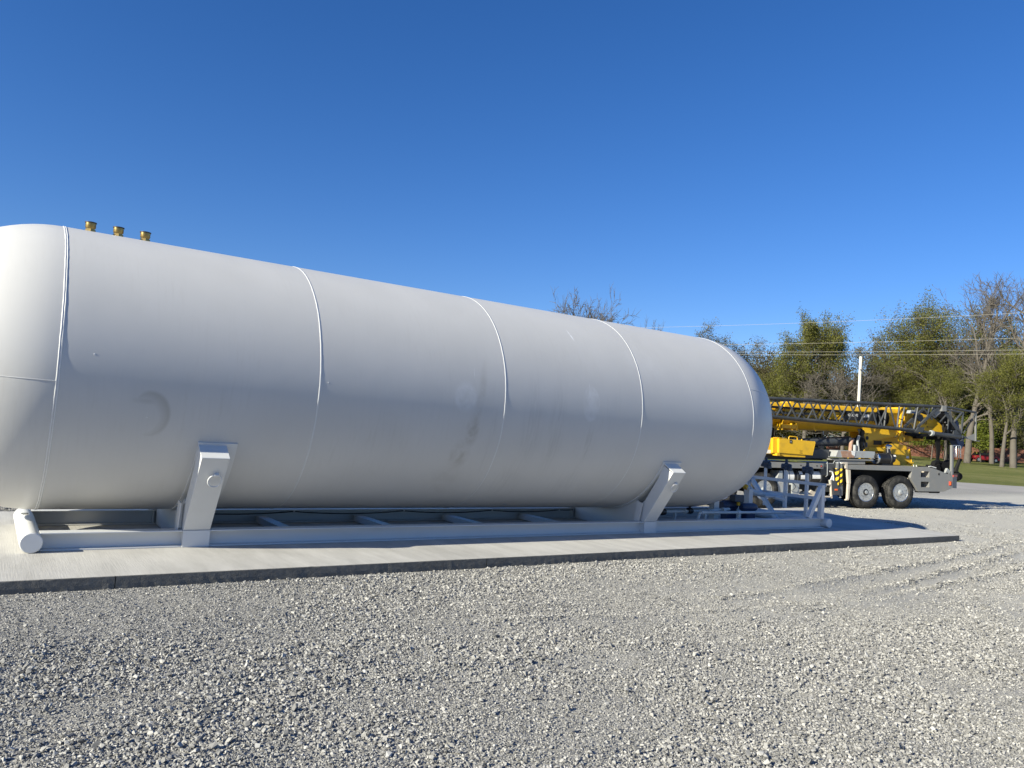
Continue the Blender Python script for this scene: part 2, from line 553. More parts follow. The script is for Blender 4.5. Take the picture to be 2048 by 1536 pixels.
def text(name, body, size, m, parent, origin, ux, uy, extrude=0.003, bold=0.0, sx=1.0):
    cu = bpy.data.curves.new(name, 'FONT')
    cu.body = body
    cu.size = size
    cu.extrude = extrude
    cu.offset = bold
    cu.resolution_u = 3
    cu.materials.append(m)
    o = bpy.data.objects.new(name, cu)
    COL.objects.link(o)
    ux, uy = Vector(ux).normalized(), Vector(uy).normalized()
    uz = ux.cross(uy)
    me = bpy.data.meshes.new_from_object(o)
    bpy.data.objects.remove(o)
    bpy.data.curves.remove(cu)
    o = bpy.data.objects.new(name, me)
    COL.objects.link(o)
    o.parent = parent
    o.matrix_local = Matrix(((ux.x * sx, uy.x, uz.x, origin[0]), (ux.y * sx, uy.y, uz.y, origin[1]), (ux.z * sx, uy.z, uz.z, origin[2]), (0, 0, 0, 1)))
    return o

# ------------------------------------------------------------------ terrain
FWD = np.array([0.56076, 0.82797])              # horizontal view heading
SIDE = np.array([0.82797, -0.56076])            # to its right
TA, TB = np.array([0.95583, -0.29223]), np.array([0.29237, 0.9563])
TP = np.array([20.596, 12.297])
_lat = {}

def vnoise(x, y, seed):
    if seed not in _lat:
        _lat[seed] = np.random.default_rng(seed).random((256, 256))
    L = _lat[seed]
    xi, yi = np.floor(x).astype(int), np.floor(y).astype(int)
    fx, fy = x - xi, y - yi
    fx, fy = fx * fx * (3 - 2 * fx), fy * fy * (3 - 2 * fy)
    a, b = L[xi % 256, yi % 256], L[(xi + 1) % 256, yi % 256]
    c, d = L[xi % 256, (yi + 1) % 256], L[(xi + 1) % 256, (yi + 1) % 256]
    return (a * (1 - fx) + b * fx) * (1 - fy) + (c * (1 - fx) + d * fx) * fy

def sstep(a, b, x):
    t = np.clip((x - a) / (b - a), 0, 1)
    return t * t * (3 - 2 * t)

RUTS = [(((6.2, 5.22), (8.0, 5.38), (9.4, 5.55), (11.0, 5.8), (14.2, 6.36), (17.0, 6.9)), 0.040),
        (((7.9, 4.86), (9.9, 5.13), (11.6, 5.45), (15.0, 6.10), (18, 6.6)), 0.030),
        (((6.6, 4.55), (9.0, 4.75), (11.5, 4.95), (15, 5.5)), 0.024),
        (((3.2, 5.3), (4.6, 5.0), (6.2, 4.75), (8.0, 4.75)), 0.030),
        (((2.2, 4.4), (3.6, 4.3), (5.4, 3.9)), 0.032)]

def terrain(x, y, detail=True):
    x, y = np.asarray(x, float), np.asarray(y, float)
    D = x * FWD[0] + y * FWD[1]
    z = np.interp(D, [-400, 16, 23, 34.6, 40, 77, 104, 140, 900], [0.03, 0.03, 0.0, 0.25, 0.35, 0.9, 1.45, 2.0, 3.0])
    u = (x - TP[0]) * TA[0] + (y - TP[1]) * TA[1]
    v = (x - TP[0]) * TB[0] + (y - TP[1]) * TB[1]
    z = z + 0.0314 * np.clip(u, -5, 1.9) * sstep(-3.0, -0.6, v) * (1 - sstep(5.0, 10.0, v)) * (1 - sstep(4, 9, u)) * sstep(-11, -5, u)
    if detail:
        near = 1 - sstep(22, 34, D)
        lot = (vnoise(x * 0.45, y * 0.45, 1) - 0.5) * 0.05 + (vnoise(x * 1.7, y * 1.7, 2) - 0.5) * 0.028 + (vnoise(x * 5, y * 5, 3) - 0.5) * 0.012
        calm = sstep(1.0, 0.2, np.maximum(np.maximum(-u - 5, u - 3), np.maximum(-v - 0.6, v - 3)))   # level where the crane stands
        slab = sstep(0.5, 0.0, np.maximum(np.maximum(7.3 - y, y - 11.7), x - 16.3))
        z = z + lot * near * (1 - 0.85 * calm) * (1 - 0.7 * slab)
        for pts, hgt in RUTS:
            px = np.array([p[0] for p in pts])
            py = np.array([p[1] for p in pts])
            yy = np.interp(x, px, py)
            w = sstep(px[0] - 0.6, px[0] + 0.8, x) * (1 - sstep(px[-1] - 1.5, px[-1] + 0.6, x))
            d = y - yy
            z = z + w * 0.75 * hgt * (0.45 + 1.1 * vnoise(x * 2.3, y * 1.1, 9)) * (np.exp(-(d / 0.07) ** 2) - 0.4 * np.exp(-((d + 0.20) / 0.12) ** 2))
        bank = (vnoise(x * 0.12, y * 0.12, 5) - 0.5) * 0.35
        z = z + bank * sstep(46, 60, D)
    return z

def tz(x, y):
    return float(terrain(np.array([x]), np.array([y]))[0])

def sheet(name, Ds, Ls, m, kind='structure', dz=0.0):
    DD, LL = np.meshgrid(Ds, Ls, indexing='ij')
    x = DD * FWD[0] + LL * SIDE[0]
    y = DD * FWD[1] + LL * SIDE[1]
    z = terrain(x, y) + dz
    n, k = DD.shape
    co = np.stack([x.ravel(), y.ravel(), z.ravel()], 1)
    idx = np.arange(n * k).reshape(n, k)
    q = np.stack([idx[:-1, :-1], idx[:-1, 1:], idx[1:, 1:], idx[1:, :-1]], -1).reshape(-1, 4)
    me = fast_mesh(name, co, q)
    me.materials.append(m)
    me.shade_smooth()
    o = bpy.data.objects.new(name, me)
    COL.objects.link(o)
    return tag(o, kind=kind)

def fast_mesh(name, co, quads=None, tris=None):
    me = bpy.data.meshes.new(name)
    me.vertices.add(len(co))
    me.vertices.foreach_set('co', np.asarray(co, np.float32).ravel())
    nq = 0 if quads is None else len(quads)
    nt_ = 0 if tris is None else len(tris)
    loops = np.concatenate([a.ravel() for a in ([quads] if nq else []) + ([tris] if nt_ else [])]).astype(np.int32)
    me.loops.add(len(loops))
    me.loops.foreach_set('vertex_index', loops)
    me.polygons.add(nq + nt_)
    st = np.concatenate([np.arange(nq) * 4, nq * 4 + np.arange(nt_) * 3]).astype(np.int32)
    me.polygons.foreach_set('loop_start', st)
    me.update(calc_edges=True)
    return me

def axis(*segs):
    out = []
    for a, b, s in segs:
        out += list(np.arange(a, b, s))
    return np.array(sorted(set(np.round(out, 4))))

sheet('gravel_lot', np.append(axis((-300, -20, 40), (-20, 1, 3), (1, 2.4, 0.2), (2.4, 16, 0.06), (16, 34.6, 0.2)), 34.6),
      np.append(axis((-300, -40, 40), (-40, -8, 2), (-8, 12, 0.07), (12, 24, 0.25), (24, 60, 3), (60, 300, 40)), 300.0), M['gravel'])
sheet('road', np.array([34.6, 36.4, 38.2, 40.0]), axis((-300, -40, 20), (-40, 60, 1), (60, 301, 20)), M['road'])
sheet('grass_field', np.append(axis((40, 110, 1.0), (110, 200, 10), (200, 901, 100)), 900.0),
      axis((-700, -100, 60), (-100, 100, 2.0), (100, 701, 60)), M['grass'])

# concrete pad
slab_poly = [(-4.0, 7.27), (15.38, 7.3), (16.35, 11.5), (-4.0, 11.7)]
mb = MB()
joints = [-4.0, 1.02, 4.75, 9.6, 13.1, 15.38]
xs = joints
top = []
for i in range(len(xs)):
    x0 = xs[i]
    yf = 7.27 + 0.03 * (x0 + 4) / 19.38
    xb = x0 if i < len(xs) - 1 else 16.35
    yb = 11.7 - 0.2 * (xb + 4) / 20.35
    top.append(((x0, yf), (xb, yb)))
re = np.random.default_rng(13)
for i in range(len(xs) - 1):
    (a, b), (c, d) = top[i], top[i + 1]
    g = 0.004
    n = max(int((c[0] - a[0]) / 0.05), 2)
    fx = np.linspace(a[0], c[0], n + 1)
    fy = np.linspace(a[1], c[1], n + 1)
    chip_y = np.abs(re.normal(0, 0.0018, n + 1)) + np.where(re.random(n + 1) < 0.02, re.uniform(0.008, 0.022, n + 1), 0)
    chip_z = np.abs(re.normal(0, 0.0015, n + 1)) + np.where(re.random(n + 1) < 0.02, re.uniform(0.003, 0.010, n + 1), 0)
    rows = [[(x, y + 0.05, 0.14) for x, y in zip(fx, fy)],
            [(x, y + cy + 0.004, 0.14) for x, y, cy in zip(fx, fy, chip_y)],
            [(x, y, 0.14 - 0.004 - cz) for x, y, cz in zip(fx, fy, chip_z)],
            [(x, y + re.normal(0, 0.0008), 0.075) for x, y in zip(fx, fy)],
            [(x, y + 0.002 + re.normal(0, 0.0015), 0.03) for x, y in zip(fx, fy)],
            [(x, y + 0.01, -0.12) for x, y in zip(fx, fy)]]
    if i:
        for rw in rows[2:]:
            rw[0] = (rw[0][0] + g, rw[0][1], rw[0][2])
    if i < len(xs) - 2:
        for rw in rows[2:]:
            rw[-1] = (rw[-1][0] - g, rw[-1][1], rw[-1][2])
    vv = [p for rw in rows for p in rw]
    m = n + 1
    for r_ in range(5):
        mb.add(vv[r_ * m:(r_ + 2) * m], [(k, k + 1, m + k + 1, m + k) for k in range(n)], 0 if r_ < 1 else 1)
    mb.add([(a[0], a[1] + 0.05, 0.14), (c[0], c[1] + 0.05, 0.14), (d[0], d[1], 0.14), (b[0], b[1], 0.14)], [(0, 1, 2, 3)], 0)
    if i:
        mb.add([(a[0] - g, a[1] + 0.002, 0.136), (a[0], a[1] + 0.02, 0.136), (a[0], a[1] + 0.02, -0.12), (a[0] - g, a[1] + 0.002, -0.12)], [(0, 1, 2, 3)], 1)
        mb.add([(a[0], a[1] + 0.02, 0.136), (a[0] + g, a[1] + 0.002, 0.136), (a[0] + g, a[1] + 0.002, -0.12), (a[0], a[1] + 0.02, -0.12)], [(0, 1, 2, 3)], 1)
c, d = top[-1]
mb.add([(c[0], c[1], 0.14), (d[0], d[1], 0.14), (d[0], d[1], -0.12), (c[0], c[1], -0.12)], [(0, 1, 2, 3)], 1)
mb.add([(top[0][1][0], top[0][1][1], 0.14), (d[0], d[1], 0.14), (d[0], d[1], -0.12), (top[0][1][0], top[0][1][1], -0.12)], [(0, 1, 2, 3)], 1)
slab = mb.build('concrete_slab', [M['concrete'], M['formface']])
tag(slab, kind='structure')

# ------------------------------------------------------------------ the tank on its skid
YC, ZC, RT = 9.57, 1.932, 1.500
X0, X1, HEAD = 0.504, 10.215, 1.455
tank = thing('storage_tank', 'huge white horizontal tank with domed ends on a welded skid on the concrete pad', 'tank', (0, 0, 0))
SEAMS = [0.504, 2.957, 5.385, 7.757, 10.215]
prof = []
for k in range(25):
    a = PI / 2 * k / 24
    prof.append((RT * math.sin(a), X0 - HEAD * math.cos(a)))
for i in range(1, 49):
    prof.append((RT, X0 + (X1 - X0) * i / 48))
for k in range(1, 25):
    a = PI / 2 * k / 24
    prof.append((RT * math.cos(a), X1 + HEAD * math.sin(a)))
mb = MB()
mb.lathe(prof, (0, 0, 0), (1, 0, 0), 160)
shell = mb.build('shell', M['tank'], tank, smooth=40)
shell.location = (0, YC, ZC)

def weld(xc, w, h, double=False):
    n, m = 200, 7
    v, f = [], []
    beads = [-w * 0.27, w * 0.27] if double else [0.0]
    mbw = MB()
    for bc in beads:
        ww = w * (0.5 if double else 1.0)
        v, f = [], []
        for k in range(n):
            th = 2 * PI * k / n
            jit = 0.0008 * math.sin(k * 2.1) + 0.0008 * math.sin(k * 0.37 + xc) + random.uniform(-0.0006, 0.0006)
            hh = h * (1 + random.uniform(-0.12, 0.12))
            for j in range(m):
                a = PI * j / (m - 1)
                r = RT - 0.001 + hh * math.sin(a)
                v.append((xc + bc + jit - math.cos(a) * ww / 2, YC + r * math.cos(th), ZC + r * math.sin(th)))
        for k in range(n):
            for j in range(m - 1):
                f.append((k * m + j, k * m + j + 1, ((k + 1) % n) * m + j + 1, ((k + 1) % n) * m + j))
        mbw.add(v, f)
    return mbw
for i, xs_ in enumerate(SEAMS):
    w, h, dbl = [(0.030, 0.0055, True), (0.020, 0.0045, False), (0.020, 0.0045, False), (0.018, 0.0045, False), (0.017, 0.0045, False)][i]
    weld(xs_, w, h, dbl).build('weld_seam', M['white'], tank, smooth=60)
# meridian welds on the heads
def merid(sign, th):
    pts = []
    for k in range(26):
        a = PI / 2 * (0.08 + 0.92 * k / 25)
        r = (RT + 0.001) * math.sin(a)
        x = (X0 - (HEAD + 0.001) * math.cos(a)) if sign < 0 else (X1 + (HEAD + 0.001) * math.cos(a))
        pts.append((x, YC - r * math.cos(th), ZC + r * math.sin(th)))
    mbw = MB()
    mbw.tube(pts, 0.0032, 6)
    return mbw
merid(-1, R(-6.5)).build('weld_seam', M['white'], tank, smooth=60)
merid(1, R(22)).build('weld_seam', M['white'], tank, smooth=60)
# small weld nubs on the shell
for (x, th) in ((1.28, -17.5), (0.78, 4.0), (3.05, 1.5)):
    mb = MB()
    r = RT
    mb.lathe([(0.010, -0.004), (0.008, 0.0015), (0.004, 0.0025), (0.0, 0.0025)], (x, YC - r * math.cos(R(th)), ZC + r * math.sin(R(th))), (0, -math.cos(R(th)), math.sin(R(th))), 10)
    mb.build('weld_nub', M['white'], tank, smooth=50)

# brass relief valves on the ridge
for xv in (0.765, 1.04, 1.315):
    zt = ZC + RT - 0.012
    mb = MB()
    mb.lathe([(0.062, -0.01), (0.062, 0.02), (0.048, 0.022), (0.048, 0.03)], (xv, YC, zt), (0, 0, 1), 20)
    rv = mb.build('relief_valve', M['white'], tank, smooth=35)
    mb = MB()
    mb.lathe([(0.058, 0.03), (0.058, 0.052), (0.046, 0.056), (0.045, 0.064), (0.050, 0.074), (0.053, 0.125)], (xv, YC, zt), (0, 0, 1), 6)
    mb.lathe([(0.050, 0.070), (0.0535, 0.080), (0.0535, 0.124), (0.05, 0.126)], (xv, YC, zt), (0, 0, 1), 24)
    mb.build('valve_body', M['brass'], rv, smooth=30)
    mb = MB()
    mb.lathe([(0.057, 0.125), (0.0595, 0.128), (0.0595, 0.136), (0.04, 0.140), (0.0, 0.141)], (xv, YC, zt), (0, 0, 1), 24)
    mb.build('rain_cap', M['cap'], rv, smooth=30)

# skid
ZS = 0.141
def ibeam(x0, x1, yc, z0=ZS, h=0.174, w=0.175, t=0.014, tw=0.012):
    mbi = MB()
    mbi.box(x0, x1, yc - w / 2, yc + w / 2, z0, z0 + t)
    mbi.box(x0, x1, yc - w / 2, yc + w / 2, z0 + h - t, z0 + h)
    mbi.box(x0, x1, yc - tw / 2, yc + tw / 2, z0 + t, z0 + h - t)
    return mbi
YN, YF = 8.69, 10.40
ibeam(0.52, 13.06, YN).build('skid_beam', M['white'], tank, bevel=0.003)
ibeam(0.52, 13.06, YF).build('skid_beam', M['white'], tank, bevel=0.003)
mb = MB()
mb.lathe([(0.0, 0.0), (0.088, 0.0), (0.0955, 0.006), (0.0955, 2.0), (0.088, 2.006), (0.0, 2.006)], (0.45, 8.50, ZS + 0.0965), (0, 1, 0), 40)
mb.build('end_pipe', M['white'], tank, smooth=35)
mb = MB()
mb.lathe([(0.0, 0.0), (0.08, 0.0), (0.0865, 0.006), (0.0865, 1.95), (0.08, 1.956), (0.0, 1.956)], (13.13, 8.55, ZS + 0.0875), (0, 1, 0), 40)
mb.build('end_pipe', M['white'], tank, smooth=35)
mb = MB()
mb.box(0.40, 0.47, 9.86, 9.90, ZS + 0.193, ZS + 0.206)
mb.build('pipe_stop', M['steel'], tank, bevel=0.003)
for xb in (3.05, 4.42, 5.86, 7.28):
    mb = MB()
    mb.box(xb, xb + 0.13, YN + 0.09, YF - 0.09, 0.222, 0.232)
    mb.box(xb, xb + 0.01, YN + 0.09, YF - 0.09, 0.150, 0.222)
    mb.box(xb + 0.12, xb + 0.13, YN + 0.09, YF - 0.09, 0.150, 0.222)
    mb.build('cross_beam', M['white'], tank)

LEGS = ((1.80, 2.07, 1.79, 2.18), (8.42, 8.68, 8.38, 8.76))
for (x0, x1, p0, p1) in LEGS:
    for side in (1, -1):
        def yy(y):
            return y if side > 0 else 2 * YC - y
        # front plate leans outwards from the beam to the shell
        A = Vector((0, 8.60, 0.316)); Bp = Vector((0, 8.05, 1.105))
        t = (Bp - A).normalized()
        nrm = Vector((0, t.z, -t.y))
        if nrm.y > 0:
            nrm = -nrm
        mb = MB()
        poly = [(A.y, A.z), (Bp.y, Bp.z), (Bp.y - nrm.y * 0.014, Bp.z - nrm.z * 0.014), (A.y - nrm.y * 0.014, A.z - nrm.z * 0.014)]
        mb.prism([(yy(a), b) for a, b in poly], x0, x1, axis='x')
        C2 = Vector((0, 8.25, 1.222))
        for xx in (x0 + 0.001, x1 - 0.013):
            q = [(A.y + 0.012, A.z), (Bp.y + 0.010, Bp.z - 0.006), (C2.y, C2.z - 0.02), (8.36, 0.99), (8.62, 0.62), (8.72, 0.56), (8.72, A.z)]
            mb.prism([(yy(a), b) for a, b in q], xx, xx + 0.012, axis='x')
        cap = [(Bp.y - 0.006, Bp.z), (Bp.y - 0.003, Bp.z + 0.010), (C2.y - 0.02, C2.z + 0.012), (C2.y, C2.z - 0.004)]
        mb.prism([(yy(a), b) for a, b in cap], x0 - 0.004, x1 + 0.004, axis='x')
        leg = mb.build('saddle_leg', M['white'], tank, bevel=0.004)
        mb = MB()
        ys = sorted((yy(8.588), yy(8.600)))
        mb.box(x0, x1, ys[0], ys[1], ZS, 0.315)
        mb.build('foot_plate', M['white'], leg, bevel=0.002)
        # lifting ring
        xc = (x0 + x1) / 2 + 0.035
        c0 = A + t * (0.632 / t.z)
        mb = MB()
        o3 = c0 + nrm * 0.018
        mb.obox((xc + 0.008, yy(o3.y), o3.z + 0.0), (0.022, 0, 0), (0, t.y * side * 0.013, t.z * 0.013), (0, nrm.y * side * 0.020, nrm.z * 0.020))
        mb.build('ring_lug', M['white'], leg, bevel=0.004)
        pts = []
        for k in range(29):
            a = PI / 2 + 2 * PI * k / 28
            q = c0 + nrm * (0.026 + 0.012 * (1 - math.sin(a))) + t * (-0.066 + 0.068 * math.sin(a))
            pts.append((xc + 0.066 * math.cos(a), yy(q.y), q.z))
        mb = MB()
        mb.tube(pts, 0.0074, 8, caps=False)
        mb.build('lifting_ring', M['white'], leg, smooth=60)
        # gusset beside the leg
        mb = MB()
        g = [(8.78, 0.316), (8.66, 0.316), (8.60, 0.60), (8.72, 0.62)]
        mb.prism([(yy(a), b) for a, b in g], x0 - 0.05, x0 - 0.038, axis='x')
        mb.build('gusset', M['white'], leg)
    # curved doubler plate between shell and saddle
    mb = MB()
    n = 60
    v, f = [], []
    for k in range(n + 1):
        th = R(-26.5 - 127 * k / n)
        for r in (RT - 0.002, RT + 0.017):
            for xx in (p0, p1):
                v.append((xx, YC - r * math.cos(th), ZC + r * math.sin(th)))
    for k in range(n):
        a, b = k * 4, k * 4 + 4
        f += [(a + 2, a + 3, b + 3, b + 2), (a, a + 2, b + 2, b), (a + 1, b + 1, b + 3, a + 3)]
    f += [(0, 1, 3, 2), (n * 4, n * 4 + 2, n * 4 + 3, n * 4 + 1)]
    mb.add(v, f)
    mb.build('doubler_plate', M['white'], tank, smooth=30)
    # saddle web under the shell
    poly = [(YN + 0.10, 0.15), (YN + 0.10, 0.62)]
    for k in range(15):
        y = YN + 0.10 + (YF - YN - 0.2) * k / 14
        poly.append((y, ZC - math.sqrt((RT + 0.010) ** 2 - (y - YC) ** 2)))
    poly.append((YF - 0.10, 0.15))
    mb = MB()
    poly2 = [poly[0]] + poly[2:]
    for xx in (x0 + 0.03, x1 - 0.05):
        mb.prism(poly2, xx, xx + 0.016, axis='x')
    for yv in (9.05, 9.5, 9.95):
        mb.box(x0 + 0.046, x1 - 0.05, yv, yv + 0.014, 0.15, 0.44)
    mb.build('saddle_web', M['white'], tank)
    for xx in (x0 + 0.001, x1 - 0.011):
        for (yb, s_) in ((YN, 1), (YF, -1)):
            mb = MB()
            mb.box(xx, xx + 0.01, yb - 0.085, yb - 0.0065, 0.156, 0.300)
            mb.box(xx, xx + 0.01, yb + 0.0065, yb + 0.085, 0.156, 0.300)
            mb.build('stiffener', M['white'], tank)

# cable swagged along the far beam
pts = []
ties = [2.1, 3.55, 5.2, 6.75, 8.1, 8.4]
for a, b in zip(ties[:-1], ties[1:]):
    for k in range(12):
        s = k / 12
        pts.append((a + (b - a) * s, YF - 0.1, 0.290 - 0.13 * (b - a) / 1.5 * s * (1 - s)))
pts.append((ties[-1], YF - 0.1, 0.290))
mb = MB()
mb.tube(pts, 0.007, 6)
mb.build('cable', M['cable'], tank)
for tx in ties[1:-1]:
    mb = MB()
    mb.box(tx - 0.012, tx + 0.012, YF - 0.112, YF - 0.088, 0.285, 0.303)
    mb.build('cable_clip', M['white'], tank)

# end rack: corner posts, rails, braces and hose valves
mb = MB()
mb.box(12.955, 13.045, 8.61, 8.70, 0.316, 0.935)
mb.build('corner_post', M['white'], tank, bevel=0.006)
mb = MB()
mb.box(12.955, 13.045, 10.30, 10.39, 0.316, 0.955)
mb.build('corner_post', M['white'], tank, bevel=0.006)
mb = MB()
mb.bar((12.62, 8.655, 0.316), (12.965, 8.655, 0.86), 0.075, 0.09, (0, 1, 0))
mb.build('brace', M['white'], tank, bevel=0.006)
mb = MB()
mb.bar((12.72, 9.40, 0.20), (13.06, 10.30, 0.90), 0.075, 0.075, (1, 0, 0))
mb.build('brace', M['white'], tank, bevel=0.005)
for (za, zb) in ((0.93, 0.94), (0.665, 0.672)):
    mb = MB()
    mb.bar((13.06, 8.60, za), (13.06, 10.39, zb), 0.012, 0.062, (1, 0, 0))
    mb.build('rack_rail', M['white'], tank, bevel=0.002)
for (yp, zb, zt, w) in ((9.04, 0.20, 1.17, 0.055), (9.515, 0.40, 1.19, 0.06), (9.99, 0.40, 1.20, 0.045)):
    mb = MB()
    mb.box(13.068, 13.068 + w, yp - w / 2, yp + w / 2, zb, zt)
    po = mb.build('hose_post', M['white'], tank, bevel=0.004)
    mb = MB()
    cx = 13.068 + w / 2
    mb.lathe([(0.035, -0.05), (0.052, -0.03), (0.05, 0.03), (0.062, 0.04), (0.062, 0.075), (0.04, 0.08), (0.028, 0.10), (0.028, 0.16)], (cx, yp, zt), (0, 0, 1), 10)
    mb.lathe([(0.045, -0.095), (0.058, -0.085), (0.05, -0.05), (0.05, 0.05), (0.06, 0.06), (0.045, 0.10)], (cx, yp, zt + 0.02), (0.45, -0.89, 0), 8)
    mb.box(cx - 0.02, cx + 0.05, yp - 0.10, yp - 0.04, zt - 0.06, zt - 0.01)
    mb.build('hose_valve', M['valve'], po, smooth=30)

# pump set and pipework under the far head
mb = MB()
mb.tube([(10.02, 8.98, 0.20), (10.05, 8.98, 0.33), (10.10, 9.0, 0.385), (10.16, 9.0, 0.393), (12.4, 9.0, 0.383)], 0.024, 14)
mb.lathe([(0.034, -0.03), (0.034, 0.03)], (10.16, 9.0, 0.393), (1, 0, 0), 14)
mb.lathe([(0.036, -0.04), (0.036, 0.04)], (11.1, 9.0, 0.388), (1, 0, 0), 14)
mb.box(11.08, 11.12, 8.98, 9.02, 0.15, 0.37)
mb.box(10.22, 10.25, 8.98, 9.02, 0.15, 0.37)
mb.build('pipe_run', M['pipe'], tank, smooth=40)
mb = MB()
mb.tube([(9.30, 9.2, 0.388), (10.6, 9.2, 0.392)], 0.026, 14)
mb.lathe([(0.04, -0.02), (0.04, 0.02)], (9.95, 9.2, 0.39), (1, 0, 0), 12)
mb.lathe([(0.04, -0.02), (0.04, 0.02)], (10.55, 9.2, 0.392), (1, 0, 0), 12)
mb.box(9.70, 9.73, 9.18, 9.22, 0.15, 0.37)
mb.build('pipe_run', M['pipe'], tank, smooth=40)
mb = MB()
mb.lathe([(0.0, -0.06), (0.05, -0.055), (0.06, 0.0), (0.05, 0.055), (0.0, 0.06)], (9.42, 9.2, 0.385), (1, 0, 0), 12)
mb.build('pipe_valve', M['black'], tank, smooth=40)
mb = MB()
mb.lathe([(0.0, -0.05), (0.05, -0.05), (0.058, 0.0), (0.05, 0.05), (0.0, 0.05)], (10.07, 9.2, 0.40), (1, 0, 0), 10)
mb.lathe([(0.02, 0.03), (0.02, 0.07), (0.035, 0.075), (0.035, 0.085)], (10.07, 9.2, 0.40), (0, 0, 1), 8)
mb.build('pipe_valve', M['black'], tank, smooth=40)
mb = MB()
mb.lathe([(0.0, -0.20), (0.07, -0.20), (0.085, -0.17), (0.085, 0.17), (0.07, 0.2), (0.0, 0.2)], (11.42, 9.5, 0.455), (1, 0, 0), 20)
for k in range(14):
    a = 2 * PI * k / 14
    mb.obox((11.42, 9.5 + 0.088 * math.cos(a), 0.455 + 0.088 * math.sin(a)), (0.15, 0, 0), (0, -math.sin(a) * 0.004, math.cos(a) * 0.004), (0, math.cos(a) * 0.008, math.sin(a) * 0.008))
mb.box(11.30, 11.56, 9.43, 9.57, 0.15, 0.38)
mb.build('pump_motor', M['motor'], tank, smooth=40)
mb = MB()
mb.lathe([(0.0, -0.21), (0.05, -0.21), (0.078, -0.16), (0.078, 0.13), (0.06, 0.19), (0.0, 0.21)], (11.74, 9.3, 0.440), (1, 0, 0), 20)
mb.box(11.62, 11.86, 9.24, 9.36, 0.15, 0.37)
mb.build('pump_body', M['motor'], tank, smooth=40)
mb = MB()
mb.box(11.41, 11.66, 9.34, 9.48, 0.535, 0.655)
mb.build('terminal_box', M['valve'], tank, bevel=0.008)
mb = MB()
mb.lathe([(0.032, -0.03), (0.032, 0.03)], (11.51, 9.35, 0.50), (0, 0, 1), 12)
mb.build('yellow_fitting', M['yellow'], tank, smooth=40)
mb = MB()
mb.lathe([(0.0, -0.04), (0.045, -0.035), (0.045, 0.035), (0.0, 0.04)], (11.88, 9.5, 0.80), (0.6, 0, 0.8), 12)
mb.build('yellow_fitting', M['yellow'], tank, smooth=40)
mb = MB()
mb.box(11.915, 12.03, 9.44, 9.56, 0.15, 0.76)
mb.build('pump_stand', M['white'], tank, bevel=0.006)
mb = MB()
mb.tube([(11.55, 9.62, 1.02), (11.95, 9.6, 0.83), (12.08, 9.6, 0.76), (12.26, 9.6, 0.68), (12.55, 9.55, 0.645), (12.95, 9.5, 0.63)], 0.052, 14)
mb.lathe([(0.07, -0.02), (0.07, 0.02)], (12.10, 9.6, 0.75), (0.85, 0, -0.42), 14)
mb.build('pipe_run', M['pipe'], tank, smooth=40)
mb = MB()
mb.tube([(12.36, 9.42, 0.63), (12.66, 9.42, 0.63)], 0.022, 10)
mb.tube([(12.63, 9.42, 0.62), (12.82, 9.42, 0.585), (12.93, 9.42, 0.565)], [0.035, 0.045, 0.03], 10)
mb.build('hose_nozzle', M['pipe'], tank, smooth=40)
mb = MB()
mb.box(10.85, 10.98, 9.34, 9.46, 0.15, 0.62)
mb.build('head_prop', M['white'], tank, bevel=0.004)
mb = MB()
mb.lathe([(0.0, -0.03), (0.05, -0.03), (0.05, 0.03), (0.0, 0.03)], (10.93, 9.2, 0.40), (1, 0, 0), 16)
mb.tube([(10.6, 9.2, 0.392), (11.2, 9.3, 0.41)], 0.03, 12)
mb.build('pipe_flange', M['pipe'], tank, smooth=40)

# ------------------------------------------------------------------ truck crane
TM = Matrix(((0.95583, 0.29237, -0.03004, 20.596), (-0.29223, 0.9563, 0.00918, 12.297), (0.03141, 0.0, 0.99951, 0.0), (0, 0, 0, 1)))
crane = thing('truck_crane', 'yellow and grey truck crane with stowed black lattice jib parked behind the white tank', 'truck crane', matrix=TM)

